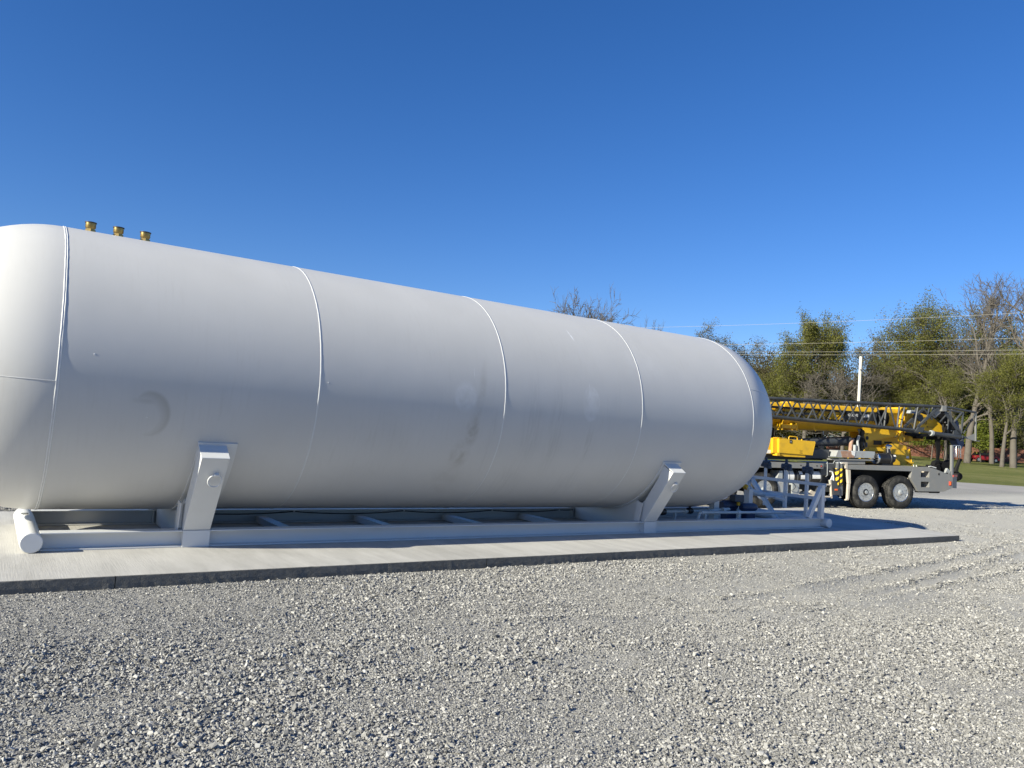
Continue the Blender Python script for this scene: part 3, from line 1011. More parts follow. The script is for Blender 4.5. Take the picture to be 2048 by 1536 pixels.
def wheel(u, v, w, name='wheel'):
    r = 0.475
    mbw = MB()
    prof_t = [(0.27, 0.045), (0.30, 0.01), (0.36, 0.0), (0.42, 0.012), (0.452, 0.045), (0.462, 0.07), (0.462, 0.26), (0.452, 0.285), (0.42, 0.315), (0.30, 0.32), (0.27, 0.28)]
    mbw.lathe(prof_t, (0, 0, 0), (0, 1, 0), 48, closed=True)
    for row, (y0, y1) in enumerate(((0.055, 0.115), (0.128, 0.202), (0.215, 0.275))):
        for k in range(42):
            a = 2 * PI * (k + 0.5 * (row == 1)) / 42
            ca, sa = math.cos(a), math.sin(a)
            mbw.obox((ca * 0.466, (y0 + y1) / 2, sa * 0.466), (-sa * 0.028, 0, ca * 0.028), (0, (y1 - y0) / 2, 0), (ca * 0.009, 0, sa * 0.009))
    ty = mbw.build(name, M['rubber'], crane, smooth=35)
    ty.location = (u, v, w)
    mbr = MB()
    mbr.lathe([(0.272, 0.040), (0.262, 0.030), (0.246, 0.036), (0.236, 0.07), (0.225, 0.13), (0.17, 0.115), (0.115, 0.10), (0.105, 0.06), (0.10, 0.055)], (0, 0, 0), (0, 1, 0), 40)
    rim = mbr.build('rim', M['alloy'], ty, smooth=30)
    mbh = MB()
    mbh.lathe([(0.0, 0.012), (0.045, 0.012), (0.06, 0.022), (0.085, 0.035), (0.092, 0.056), (0.10, 0.062)], (0, 0, 0), (0, 1, 0), 24)
    mbh.build('hub', M['steel'], ty, smooth=30)
    mbk = MB()
    mbk.lathe([(0.055, 0.018), (0.112, 0.050), (0.112, 0.064), (0.055, 0.05)] if 0 <= u < 0.5 else [(0.090, 0.040), (0.112, 0.060), (0.112, 0.066), (0.09, 0.06)], (0, 0, 0), (0, 1, 0), 24, closed=True)
    mbk.build('hub_ring', M['black'], ty, smooth=30)
    mbn = MB()
    for k in range(10):
        a = 2 * PI * k / 10 + 0.2
        mbn.lathe([(0.015, 0.12), (0.015, 0.082), (0.009, 0.074), (0.0, 0.073)], (0.138 * math.cos(a), 0, 0.138 * math.sin(a)), (0, 1, 0), 6)
    nn = MB()
    for k in range(10):
        a = 2 * PI * (k + 0.5) / 10 + 0.2
        nn.lathe([(0.026, 0.118), (0.026, 0.110), (0.0, 0.110)], (0.197 * math.cos(a), 0, 0.197 * math.sin(a)), (0, 1, 0), 10)
    tag(mbn.build('lug_nut', M['chrome'], ty), kind='stuff')
    tag(nn.build('rim_hole', M['black'], ty), kind='stuff')
    return ty
wheel(0.02, 0.0, 0.470)
wheel(1.235, 0.0, 0.470)
wheel(-3.34, 0.0, 0.505)
wheel(-4.62, 0.0, 0.515)
for u in (0.02, 1.235, -3.34, -4.62):         # far side tyres
    mbw = MB()
    mbw.lathe([(0.27, 0.045), (0.36, 0.0), (0.452, 0.045), (0.462, 0.07), (0.462, 0.26), (0.452, 0.285), (0.30, 0.32), (0.27, 0.28)], (u, 1.95, 0.47 if u > -2 else 0.51), (0, 1, 0), 40, closed=True)
    mbw.build('wheel', M['rubber'], crane, smooth=35)
    mb = MB()
    mb.tube([(u, 0.1, 0.47), (u, 2.15, 0.47)], 0.09, 12)
    mb.build('axle', M['void'], crane, smooth=40)

# carrier frame
mb = MB()
mb.box(-7.0, 2.4, 0.55, 1.75, 0.72, 1.10)
mb.box(-0.62, 1.85, 0.34, 1.95, 0.50, 1.07)
mb.build('chassis', M['void'], crane)
mb = MB()
mb.prism([(-0.66, 1.225), (1.63, 1.216), (1.575, 1.08), (-0.66, 1.105)], 0.0, 0.07)
mb.box(-0.64, 1.9, 0.07, 2.2, 1.195, 1.212)
mb.build('deck', M['grey'], crane, bevel=0.006)
mb = MB()
mb.prism([(-6.8, 1.30), (-1.456, 1.25), (-1.456, 1.108), (-6.8, 1.115)], 0.0, 0.06)
mb.box(-6.8, -1.47, 0.06, 2.2, 1.19, 1.225)
mb.build('deck', M['grey'], crane, bevel=0.006)
for u, w in ((-2.198, 1.186), (-1.675, 1.183)):
    mb = MB()
    mb.lathe([(0.021, -0.003), (0.021, 0.01)], (u, 0.0, w), (0, 1, 0), 14)
    mb.build('deck_hole', M['print_black'], crane)
mb = MB()
mb.lathe([(0.034, -0.008), (0.034, 0.01)], (-1.533, 0.0, 1.175), (0, 1, 0), 16)
lt = mb.build('side_light', M['black'], crane)
mb = MB()
mb.lathe([(0.0, -0.016), (0.018, -0.014), (0.022, -0.008)], (-1.533, 0.0, 1.175), (0, 1, 0), 14)
mb.build('lens', M['red'], lt, smooth=40)

# rear outrigger box with cut-outs
outer = [(1.62, 1.212), (2.20, 1.215), (2.42, 1.17), (3.083, 0.967), (3.086, 0.615), (2.757, 0.507), (1.83, 0.507), (1.55, 0.90)]
holes = [[(1.92, 0.917), (2.222, 0.915), (2.222, 1.086), (1.92, 1.088)], [(1.925, 0.628), (2.224, 0.628), (2.224, 0.787), (1.925, 0.789)]]
plate_holes(outer, holes, 0.0, 0.09).build('outrigger_box', M['grey'], crane, bevel=0.004)
mb = MB()
for hole in ((1.925, 2.222, 0.917, 1.087), (1.925, 2.222, 0.628, 0.788)):
    mb.box(hole[0] - 0.03, hole[1] + 0.03, 0.28, 0.30, hole[2] - 0.02, hole[3] + 0.02)
mb.box(2.35, 3.0, 0.10, 2.1, 0.55, 0.93)
mb.box(1.65, 2.35, 0.32, 2.1, 0.52, 1.19)
mb.build('outrigger_housing', M['void'], crane)
for hole in ((1.925, 2.222, 0.917, 1.087), (1.925, 2.222, 0.628, 0.788)):
    mb = MB()
    mb.box(hole[0] - 0.012, hole[1] + 0.012, 0.093, 0.28, hole[2] - 0.012, hole[2])
    mb.box(hole[1], hole[1] + 0.012, 0.093, 0.28, hole[2], hole[3])
    mb.box(hole[0], hole[0] + 0.12, 0.20, 0.27, hole[2], hole[3])
    mb.build('cutout_lining', M['beige'], crane)
mb = MB()
mb.add([(3.088, 0.0, 0.967), (3.088, 0.0, 0.615), (3.34, 0.09, 0.60), (3.34, 0.09, 0.965), (3.088, 0.12, 0.967), (3.088, 0.12, 0.615), (3.30, 0.2, 0.60), (3.30, 0.2, 0.965)],
       [(0, 1, 2, 3), (4, 7, 6, 5), (0, 3, 7, 4), (1, 5, 6, 2), (3, 2, 6, 7), (0, 4, 5, 1)])
mb.box(3.1, 3.3, 0.2, 2.2, 0.60, 0.955)
mb.build('rear_bumper', M['grey'], crane, bevel=0.004)
mb = MB()
mb.obox((2.992, -0.004, 0.748), (0.047, 0, 0), (0, 0.012, 0), (0, 0, 0.064))
tl = mb.build('marker_light', M['red'], crane, bevel=0.02)
mb = MB()
mb.obox((2.992, -0.018, 0.748), (0.022, 0, 0), (0, 0.006, 0), (0, 0, 0.046))
mb.build('lens', M['orange'], tl, bevel=0.008)
mb = MB()
mb.obox((3.215, 0.038, 0.965), (0.12, 0.043, 0), (-0.004, 0.012, 0), (0, 0, 0.03))
mb.build('marker_light', M['red'], crane, bevel=0.006)
mb = MB()
mb.box(2.55, 2.60, -0.006, 0.0, 0.985, 1.045)
mb.build('latch', M['black'], crane)
mb = MB()
mb.prism([(1.84, 0.52), (2.76, 0.52), (2.70, 0.47), (1.90, 0.47)], 0.1, 0.18)
mb.box(2.3, 2.62, 0.012, 0.012 + 0.08, 0.46, 0.50)
mb.build('skirt', M['void'], crane)
mb = MB()
mb.prism([(1.55, 0.88), (1.66, 0.70), (1.80, 0.52), (1.74, 0.52), (1.60, 0.66)], 0.1, 0.9)
mb.build('mud_guard', M['beige'], crane)
# post, grab loops, tail gear
mb = MB()
mb.box(3.085, 3.15, 0.04, 0.10, 0.96, 1.868)
mb.box(3.15, 3.19, 0.06, 0.10, 0.96, 1.862)
mb.prism([(2.93, 0.985), (3.08, 1.12), (3.08, 0.965)], 0.05, 0.065)
mb.build('tail_post', M['grey'], crane, bevel=0.004)
mb = MB()
for (a, b, v) in ((3.36, 3.50, 0.18), (3.50, 3.66, 0.26)):
    mb.tube([(a, v, 1.51), (a, v, 1.83), (a + 0.03, v, 1.86), (b - 0.03, v, 1.86), (b, v, 1.83), (b, v, 1.50)], 0.014, 8)
mb.tube([(3.15, 0.1, 1.86), (3.55, 0.26, 1.86)], 0.012, 8)
mb.build('grab_rail', M['alloy'], crane, smooth=50)
mb = MB()
mb.lathe([(0.0, -0.10), (0.10, -0.09), (0.145, 0.0), (0.10, 0.09), (0.0, 0.10)], (3.70, 0.4, 0.935), (0, 1, 0), 18)
mb.tube([(3.60, 0.4, 1.05), (3.68, 0.4, 1.22), (3.78, 0.4, 1.42)], [0.08, 0.055, 0.05], 8)
mb.lathe([(0.06, -0.02), (0.06, 0.02)], (3.80, 0.4, 1.44), (0.3, 0, 1), 10)
mb.build('hook_ball', M['void'], crane, smooth=40)
mb = MB()
rr = random.Random(4)
for k in range(16):
    a, b = rr.uniform(3.05, 3.85), rr.uniform(1.0, 1.30)
    mb.obox((a, rr.uniform(0.75, 1.05), b), (rr.uniform(0.05, 0.12), 0, rr.uniform(-0.05, 0.05)), (0, rr.uniform(0.05, 0.12), 0), (rr.uniform(-0.03, 0.03), 0, rr.uniform(0.04, 0.11)))
for k in range(4):
    mb.lathe([(0.0, 0), (0.15, 0.0), (0.15, 0.03), (0.0, 0.03)], (3.62, 0.75 + 0.1 * k, 1.20), (0, 1, 0), 18)
mb.box(2.6, 3.6, 0.6, 1.6, 0.93, 1.02)
mb.build('hook_block', M['void'], crane)
mb = MB()
mb.obox((3.62, 0.70, 1.03), (0.07, 0, -0.05), (0, 0.04, 0), (0.05, 0, 0.08))
mb.build('work_light', M['steel'], crane, bevel=0.01)
mb = MB()
mb.tube([(2.25, 0.05, 1.225), (2.32, 0.05, 1.235), (2.52, 0.05, 1.19)], 0.014, 6)
mb.build('deck_handle', M['label'], crane, smooth=40)
for pu in (1.70, 1.80):
    mb = MB()
    mb.tube([(pu, 0.05, 1.21), (pu, 0.05, 1.265)], 0.009, 6)
    mb.build('deck_pin', M['label'], crane, smooth=40)

# front outrigger jack with hazard stripes
def stripes_mat():
    m, nt, p = new_mat('hazard_stripes')
    tc = nt.nodes.new('ShaderNodeTexCoord')
    sp = nt.nodes.new('ShaderNodeSeparateXYZ')
    nt.links.new(tc.outputs['Object'], sp.inputs[0])
    d = math_n(nt, 'ADD', math_n(nt, 'MULTIPLY', sp.outputs[2], 1.0), math_n(nt, 'MULTIPLY', sp.outputs[0], -0.75))
    fr = math_n(nt, 'FRACT', math_n(nt, 'MULTIPLY', d, 6.2))
    st = math_n(nt, 'GREATER_THAN', fr, 0.5)
    lo = math_n(nt, 'GREATER_THAN', sp.outputs[2], 0.66)
    hi = math_n(nt, 'LESS_THAN', sp.outputs[2], 1.12)
    band = math_n(nt, 'MULTIPLY', lo, hi)
    stripe = mixc(nt, st, (0.02, 0.02, 0.02), (0.8, 0.52, 0.02))
    c = mixc(nt, band, (0.11, 0.115, 0.12), stripe)
    nt.links.new(c, p.inputs['Base Color'])
    p.inputs['Roughness'].default_value = 0.5
    return m
M['stripes'] = stripes_mat()
mb = MB()
mb.tube([(-0.945, 0.06, 0.66), (-0.945, 0.06, 1.27)], 0.058, 14)
mb.tube([(-0.83, 0.06, 0.66), (-0.83, 0.06, 1.27)], 0.052, 14)
mb.box(-0.905, -0.775, 0.04, 0.13, 0.372, 0.66)
jk = mb.build('outrigger_jack', M['stripes'], crane, smooth=40)
mb = MB()
mb.lathe([(0.058, 0), (0.05, 0.02), (0.0, 0.025)], (-0.945, 0.06, 1.27), (0, 0, 1), 14)
mb.build('jack_cap', M['steel'], jk, smooth=40)
mb = MB()
mb.lathe([(0.052, 0), (0.045, 0.03), (0.0, 0.035)], (-0.83, 0.06, 1.27), (0, 0, 1), 14)
mb.build('jack_cap', M['steel'], jk, smooth=40)
mb = MB()
mb.tube([(-0.84, 0.06, 0.37), (-0.84, 0.06, 0.34)], 0.02, 10)
mb.lathe([(0.04, 0), (0.015, 0.03)], (-0.84, 0.06, 0.315), (0, 0, 1), 10)
mb.build('jack_foot', M['steel'], jk, smooth=40)
mb = MB()
mb.box(-0.76, -0.68, 0.08, 0.45, 0.40, 1.12)
mb.box(-0.80, -0.67, 0.30, 1.9, 0.55, 1.18)
mb.build('jack_housing', M['void'], crane)
mb = MB()
mb.prism([(-0.80, 1.30), (-0.655, 1.30), (-0.655, 1.11), (-0.72, 1.13), (-0.74, 1.25), (-0.88, 1.25)], -0.008, 0.06)
mb.prism([(-0.662, 1.10), (-0.55, 1.085), (-0.538, 0.705), (-0.615, 0.705)], -0.004, 0.08)
mb.prism([(-0.622, 0.70), (-0.545, 0.70), (-0.585, 0.28), (-0.61, 0.245), (-0.69, 0.24), (-0.69, 0.262), (-0.645, 0.28)], 0.0, 0.07)
mb.build('mud_flap_bracket', M['beige'], crane, bevel=0.004)
mb = MB()
mb.prism([(-1.176, 0.787), (-1.02, 0.787), (-0.985, 0.68), (-0.91, 0.56), (-0.91, 0.39), (-1.10, 0.39)], 0.0, 0.16)
bx = mb.build('step_box', M['dkgrey'], crane, bevel=0.006)
mb = MB()
mb.box(-1.075, -0.98, -0.012, 0.0, 0.515, 0.56)
mb.build('reflector', M['orange'], bx, bevel=0.004)
mb = MB()
mb.box(-1.46, -1.19, 0.0, 0.10, 0.655, 0.685)
mb.box(-1.46, -1.15, 0.0, 0.10, 0.325, 0.355)
mb.prism([(-1.235, 0.80), (-1.19, 0.80), (-1.14, 0.30), (-1.175, 0.30), (-1.195, 0.62)], 0.0, 0.06)
mb.prism([(-2.2, 0.40), (-1.2, 0.345), (-1.2, 0.315), (-2.2, 0.36)], 0.02, 0.35)
mb.build('step_frame', M['beige'], crane)
mb = MB()
mb.prism([(-2.05, 0.44), (-1.82, 0.40), (-1.82, 0.35), (-2.05, 0.37)], 0.28, 0.42)
mb.prism([(-1.72, 0.40), (-1.62, 0.50), (-1.44, 0.40), (-1.44, 0.36), (-1.72, 0.36)], 0.28, 0.42)
mb.prism([(-1.92, 0.40), (-1.86, 0.46), (-1.76, 0.44), (-1.76, 0.39)], 0.30, 0.42)
mb.build('chock', M['beige'], crane, bevel=0.004)
# linkage by the jack
mb = MB()
mb.tube([(-1.36, 0.0, 1.24), (-1.33, 0.0, 1.30), (-1.33, 0.0, 0.93), (-1.38, 0.0, 0.89)], 0.010, 6)
mb.tube([(-1.33, 0.02, 1.26), (-1.12, 0.02, 1.26), (-1.08, 0.02, 1.33), (-0.9, 0.02, 1.33)], 0.010, 6)
mb.build('grab_handle', M['steel'], crane)
mb = MB()
mb.tube([(-1.20, 0.05, 1.04), (-1.12, 0.05, 1.02), (-1.09, 0.05, 0.93), (-1.08, 0.05, 0.78)], [0.022, 0.022, 0.024, 0.028], 8)
mb.prism([(-1.20, 0.80), (-1.13, 0.92), (-1.10, 0.80)], 0.03, 0.06)
mb.build('filler_neck', M['label'], crane, smooth=40)
mb = MB()
mb.box(-1.45, -0.7, 0.12, 0.6, 0.92, 1.24)
mb.box(-1.45, -0.7, 0.25, 1.9, 0.45, 0.92)
mb.build('jack_beam_housing', M['dkgrey'], crane, bevel=0.01)

# tanks slung under the deck
mb = MB()
R0 = 0.20
mb.lathe([(0.0, 0.0), (0.16, 0.0), (R0 - 0.01, 0.03), (R0, 0.06), (R0, 1.36), (R0 - 0.01, 1.39), (0.16, 1.42), (0.0, 1.42)], (-2.78, 0.32, 0.865), (1, 0, 0), 36)
dm = mb.build('fuel_tank', M['black'], crane, smooth=35)
for u in (-2.70, -2.21, -1.80, -1.44):
    mb = MB()
    mb.lathe([(R0 + 0.001, 0.0), (R0 + 0.010, 0.003), (R0 + 0.010, 0.033), (R0 + 0.001, 0.036)], (u, 0.32, 0.865), (1, 0, 0), 36)
    mb.build('tank_strap', M['dkgrey'], dm, smooth=35)
def band(u0, u1, a0, a1, r):
    mbb = MB()
    n = 10
    v, f = [], []
    for k in range(n + 1):
        a = R(a0 + (a1 - a0) * k / n)
        for uu in (u0, u1):
            v.append((uu, 0.32 - r * math.cos(a), 0.865 + r * math.sin(a)))
    for k in range(n):
        f.append((2 * k, 2 * k + 1, 2 * k + 3, 2 * k + 2))
    mbb.add(v, f)
    return mbb
for (u0, u1, a0, a1) in ((-2.55, -2.47, -45, 55), (-2.45, -2.31, -45, 55), (-2.14, -2.03, 20, 50), (-2.10, -1.92, -18, 14), (-1.72, -1.45, -12, 50)):
    band(u0, u1, a0, a1, R0 + 0.003).build('decal', M['label'], dm)
mb = MB()
mb.box(-2.90, -2.55, 0.06, 0.5, 0.36, 0.72)
mb.prism([(-2.95, 0.66), (-2.80, 1.03), (-2.70, 1.03), (-2.70, 0.66)], 0.10, 0.5)
mb.box(-2.42, -2.19, 0.06, 0.5, 0.39, 0.69)
mb.build('tool_box', M['steel'], crane, bevel=0.008)
mb = MB()
mb.tube([(-2.50, 0.05, 0.50), (-2.42, 0.0, 0.52), (-2.36, 0.0, 0.60), (-2.40, 0.0, 0.68), (-2.46, 0.05, 0.72)], 0.010, 6)
mb.tube([(-2.72, 0.05, 0.42), (-2.66, 0.0, 0.47), (-2.58, 0.05, 0.48)], 0.010, 6)
mb.build('hose', M['black'], crane, smooth=40)

# superstructure: tool box with printed name
Q = [(-2.617, 1.90), (-1.43, 1.846), (-1.515, 1.452), (-2.609, 1.50)]
mb = MB()
mb.prism(Q, 0.40, 0.95)
tb = mb.build('stowage_box', M['yellow'], crane, bevel=0.006)
mb = MB()
mb.prism([(-2.617, 1.905), (-2.617, 1.495), (-2.74, 1.495), (-2.74, 1.905)], 0.50, 0.95)
mb.prism([(-2.62, 1.925), (-2.36, 1.912), (-2.36, 1.898), (-2.62, 1.91)], 0.398, 0.7)
mb.prism([(-1.43, 1.850), (-1.408, 1.81), (-1.50, 1.452), (-1.518, 1.452)], 0.40, 0.44)
mb.box(-2.66, -2.56, 0.42, 0.62, 1.42, 1.494)
mb.prism([(-2.60, 1.497), (-1.72, 1.46), (-1.72, 1.39), (-2.4, 1.40)], 0.43, 0.9)
mb.build('box_flange', M['yellow'], tb, bevel=0.004)
mb = MB()
mb.prism([(-2.74, 1.91), (-2.62, 1.91), (-2.62, 1.46), (-2.90, 1.46)], 0.60, 0.9)
mb.build('side_guard', M['yellow'], tb)
mb = MB()
mb.prism([(-2.84, 1.57), (-2.745, 1.57), (-2.745, 1.475), (-2.875, 1.475)], 0.592, 0.598)
mb.build('decal', M['label'], tb)
mb = MB()
mb.tube([(-2.225, 0.50, 1.885), (-2.225, 0.50, 1.94), (-2.20, 0.50, 1.966), (-1.97, 0.50, 1.958), (-1.945, 0.50, 1.93), (-1.945, 0.50, 1.875)], 0.014, 8)
mb.tube([(-1.82, 0.47, 1.86), (-1.82, 0.47, 1.90)], 0.02, 8)
mb.build('handle', M['yellow'], tb, smooth=50)
mb = MB()
mb.box(-2.275, -2.20, 0.385, 0.40, 1.775, 1.872)
la = mb.build('latch', M['black'], tb, bevel=0.008)
mb = MB()
mb.box(-2.250, -2.228, 0.378, 0.385, 1.80, 1.84)
mb.build('latch_lever', M['steel'], la)
ux = (1.187, 0, -0.054)
uy = (0.0, 0, 1)
text('lettering', 'Commercial Steel', 0.062, M['print_black'], tb, (-1.935, 0.3985, 1.555), ux, uy, 0.001, sx=0.72)
text('lettering', 'Crane & Rigging', 0.062, M['print_black'], tb, (-1.935, 0.3985, 1.497), ux, uy, 0.001, sx=0.72)

# turntable body and lift cylinder, mostly dark behind the near-side parts
mb = MB()
mb.box(-4.6, -0.7, 0.95, 1.75, 1.30, 1.62)
mb.box(-6.2, -2.9, 0.7, 1.9, 1.35, 2.05)
mb.box(-1.9, -0.75, 0.62, 1.2, 1.36, 1.62)
mb.build('turntable_frame', M['dkgrey'], crane, bevel=0.01)
mb = MB()
mb.tube([(-2.6, 1.05, 1.70), (0.25, 1.05, 1.885)], 0.135, 20)
mb.tube([(0.25, 1.05, 1.885), (0.80, 1.05, 1.93)], 0.085, 16)
mb.lathe([(0.15, -0.04), (0.15, 0.04)], (0.25, 1.05, 1.885), (2.85, 0, 0.185), 20)
mb.build('lift_cylinder', M['dkgrey'], crane, smooth=40)
mb = MB()
mb.box(-3.4, -2.2, 1.2, 1.5, 1.62, 2.2)
mb.build('boom_rest', M['void'], crane)
mb = MB()
mb.prism([(0.17, 2.17), (0.395, 2.16), (0.30, 2.03), (0.17, 2.03)], 2.0, 2.04)
mb.build('far_cover', M['steel'], crane)
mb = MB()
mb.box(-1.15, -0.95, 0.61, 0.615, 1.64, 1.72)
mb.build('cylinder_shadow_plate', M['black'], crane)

# grey counter plate, rusty post and hoses
mb = MB()
mb.prism([(-0.648, 1.612), (0.656, 1.606), (0.62, 1.416), (-0.73, 1.413)], 0.40, 0.95)
cp = mb.build('counter_plate', M['steel'], crane, bevel=0.006)
mb = MB()
mb.prism([(-0.55, 1.60), (-0.06, 1.60), (-0.09, 1.42), (-0.5, 1.42)], 0.392, 0.398)
mb.build('rust_patch', M['rust'], cp)
mb = MB()
mb.prism([(-0.20, 1.61), (-0.05, 1.60), (-0.07, 1.46), (-0.16, 1.50)], 0.386, 0.391)
mb.build('chipped_paint', M['label'], cp)
mb = MB()
mb.box(-0.842, 0.615, 0.42, 0.9, 1.335, 1.378)
mb.box(-0.60, 0.35, 0.45, 0.9, 1.225, 1.335)
mb.box(-0.95, -0.70, 0.38, 0.44, 1.413, 1.44)
mb.build('support_rail', M['grey'], crane, bevel=0.004)
mb = MB()
mb.tube([(-0.03, 0.62, 1.60), (-0.01, 0.62, 1.80), (0.02, 0.62, 1.90), (0.08, 0.62, 1.95)], [0.055, 0.055, 0.05, 0.03], 10)
mb.build('rusty_post', M['rust'], crane, smooth=40)
mb = MB()
mb.tube([(0.10, 0.60, 1.60), (0.10, 0.60, 1.78)], 0.06, 10)
mb.tube([(0.24, 0.60, 1.60), (0.20, 0.60, 1.9), (0.26, 0.60, 2.05)], 0.04, 8)
mb.build('grey_post', M['steel'], crane, smooth=40)
mb = MB()
rr = random.Random(11)
for k in range(13):
    a = rr.uniform(0.20, 0.52)
    mb.tube([(a + rr.uniform(-0.06, 0.06), 0.66 + rr.uniform(-0.04, 0.04), 1.62), (a - 0.02 + rr.uniform(-0.09, 0.09), 0.62, 1.78), (a + rr.uniform(-0.10, 0.10), 0.62, 1.95), (0.38 + rr.uniform(-0.06, 0.06), 0.66, 2.10), (0.40 + rr.uniform(-0.08, 0.08), 0.75, 2.24)], 0.022, 7)
mb.lathe([(0.0, -0.05), (0.08, -0.04), (0.08, 0.04), (0.0, 0.05)], (0.40, 0.66, 2.15), (0, 1, 0), 12)
mb.build('hose_bundle', M['void'], crane, smooth=40)
mb = MB()
mb.box(0.56, 0.74, 0.80, 0.9, 1.72, 1.86)
mb.build('control_box', M['motor'], crane, bevel=0.006)

# engine hood and air cleaner
mb = MB()
mb.prism([(1.40, 1.22), (2.46, 1.205), (2.375, 1.668), (1.66, 1.690), (1.40, 1.70)], 0.90, 1.9)
mb.prism([(1.62, 1.69), (1.62, 1.83), (1.95, 1.845), (2.36, 1.80), (2.375, 1.672)], 0.97, 1.85)
mb.prism([(0.857, 1.715), (1.46, 1.722), (1.46, 1.607), (0.857, 1.600)], 0.86, 1.9)
mb.prism([(0.80, 1.60), (1.40, 1.60), (1.40, 1.25), (0.80, 1.25)], 1.1, 1.9)
mb.prism([(2.30, 1.32), (2.52, 1.30), (2.52, 1.27), (2.30, 1.25)], 0.86, 0.90)
mb.prism([(2.385, 1.70), (2.405, 1.70), (2.50, 1.20), (2.465, 1.20)], 0.88, 0.94)
eh = mb.build('engine_hood', M['yellow'], crane, bevel=0.008)
mb = MB()
mb.box(2.26, 2.35, 0.885, 0.897, 1.42, 1.49)
mb.build('decal', M['label'], eh)
mb = MB()
mb.lathe([(0.0, -0.36), (0.10, -0.36), (0.155, -0.33), (0.16, -0.28), (0.16, 0.10), (0.175, 0.115), (0.175, 0.14), (0.16, 0.155), (0.16, 0.22), (0.12, 0.30), (0.0, 0.31)], (1.10, 0.52, 1.415), (1, 0, 0), 28)
mb.tube([(1.27, 0.55, 1.52), (1.27, 0.57, 1.70)], [0.075, 0.06], 16)
mb.box(0.95, 1.35, 0.45, 0.65, 1.215, 1.28)
ac = mb.build('air_cleaner', M['black'], crane, smooth=35)
mb = MB()
mb.lathe([(0.062, 0.0), (0.062, 0.035), (0.055, 0.04), (0.105, 0.055), (0.115, 0.075), (0.10, 0.11), (0.05, 0.145), (0.0, 0.15)], (1.27, 0.57, 1.695), (0, 0, 1), 24)
mb.build('intake_cap', M['chrome'], ac, smooth=35)
mb = MB()
mb.lathe([(0.152, 0.0), (0.163, 0.006), (0.163, 0.06), (0.152, 0.066)], (0.745, 0.52, 1.415), (1, 0, 0), 28)
mb.lathe([(0.0, -0.012), (0.13, -0.004), (0.152, 0.006)], (0.745, 0.52, 1.415), (1, 0, 0), 28)
mb.build('end_cap', M['chrome'], ac, smooth=35)
mb = MB()
mb.obox((1.345, 0.385, 1.50), (0.035, 0, 0), (0, 0.004, -0.003), (0, 0.015, 0.022))
mb.build('decal', M['label'], ac)

# main boom
def boomw(u):                      # underside slope
    return 2.155
mb = MB()
sec = [(0, 0.0), (0.10, -0.10)]
def boom_section(u0, u1, v0, v1, w0, w1a, w1b, ch):
    hull = [(0.0, 0.44), (0.025, 0.32), (0.075, 0.20), (0.15, 0.10), (0.24, 0.035), (0.32, 0.0)]
    low = [(v0 + a, w0 + b) for a, b in hull] + [(v1 - a, w0 + b) for a, b in reversed(hull)]
    prof_ = lambda wt: low + [(v1, wt - 0.07), (v1 - 0.02, wt - 0.02), (v1 - 0.07, wt), (v0 + 0.07, wt), (v0 + 0.02, wt - 0.02), (v0, wt - 0.07)]
    a, b = prof_(w1a), prof_(w1b)
    v = [(u0, p, q) for p, q in a] + [(u1, p, q) for p, q in b]
    n = len(a)
    mb.add(v, [tuple(range(n))[::-1], tuple(range(n, 2 * n))] + [(i, (i + 1) % n, n + (i + 1) % n, n + i) for i in range(n)])
boom_section(-2.0, 2.30, 1.0, 1.72, 2.15, 2.935, 2.90, 0.16)
boom = mb.build('boom', M['yellow'], crane, smooth=32)
mb = MB()
boom_section(-7.2, -2.0, 1.06, 1.66, 2.24, 2.93, 2.93, 0.14)
mb.build('boom_section', M['yellow'], boom, smooth=32)
mb = MB()
for uu in (-2.12, -1.78, -1.62):
    mb.box(uu, uu + 0.04, 0.96, 1.74, 2.14, 2.34)
mb.box(-2.12, -1.6, 0.97, 1.02, 2.19, 2.30)
mb.build('boom_bracket', M['yellow'], boom, bevel=0.006)
mb = MB()
mb.box(-2.3, -2.1, 0.99, 1.05, 2.55, 2.80)
mb.build('boom_bracket', M['yellow'], boom, bevel=0.006)
mb = MB()
mb.box(-1.73, -1.62, 1.1, 1.6, 2.92, 2.97)
mb.build('boom_bracket', M['yellow'], boom, bevel=0.006)
mb = MB()
mb.prism([(0.70, 2.30), (0.79, 2.18), (0.81, 1.90), (0.86, 1.86), (1.03, 1.865), (1.10, 1.93), (1.94, 2.067), (2.10, 2.22), (2.10, 2.35), (0.70, 2.35)], 0.985, 1.04)
mb.prism([(0.70, 2.30), (0.79, 2.18), (0.81, 1.90), (0.86, 1.86), (1.03, 1.865), (1.10, 1.93), (1.94, 2.067), (2.10, 2.22), (2.10, 2.35), (0.70, 2.35)], 1.6, 1.66)
mb.prism([(1.0, 1.95), (1.0, 1.70), (2.3, 1.70), (2.3, 2.0), (1.94, 2.08)], 1.2, 1.6)
mb.build('boom_bracket', M['yellow'], boom, bevel=0.008)
mb = MB()
mb.lathe([(0.058, -0.006), (0.058, 0.02)], (0.886, 0.985, 1.99), (0, 1, 0), 18)
mb.lathe([(0.016, -0.006), (0.016, 0.02)], (0.886, 0.985, 2.11), (0, 1, 0), 10)
mb.build('pivot_pin', M['print_black'], boom)
mb = MB()
mb.box(1.32, 1.62, 1.19, 1.196, 1.79, 1.92)
mb.box(1.72, 2.0, 1.19, 1.196, 1.84, 1.90)
mb.build('bracket_opening', M['print_black'], boom)
mb = MB()
mb.tube([(-1.01, 0.97, 2.28), (-1.01, 0.95, 2.19), (-0.98, 0.95, 2.15), (-0.95, 0.95, 2.19)], 0.016, 8)
mb.build('tie_hook', M['yellow'], boom, smooth=50)
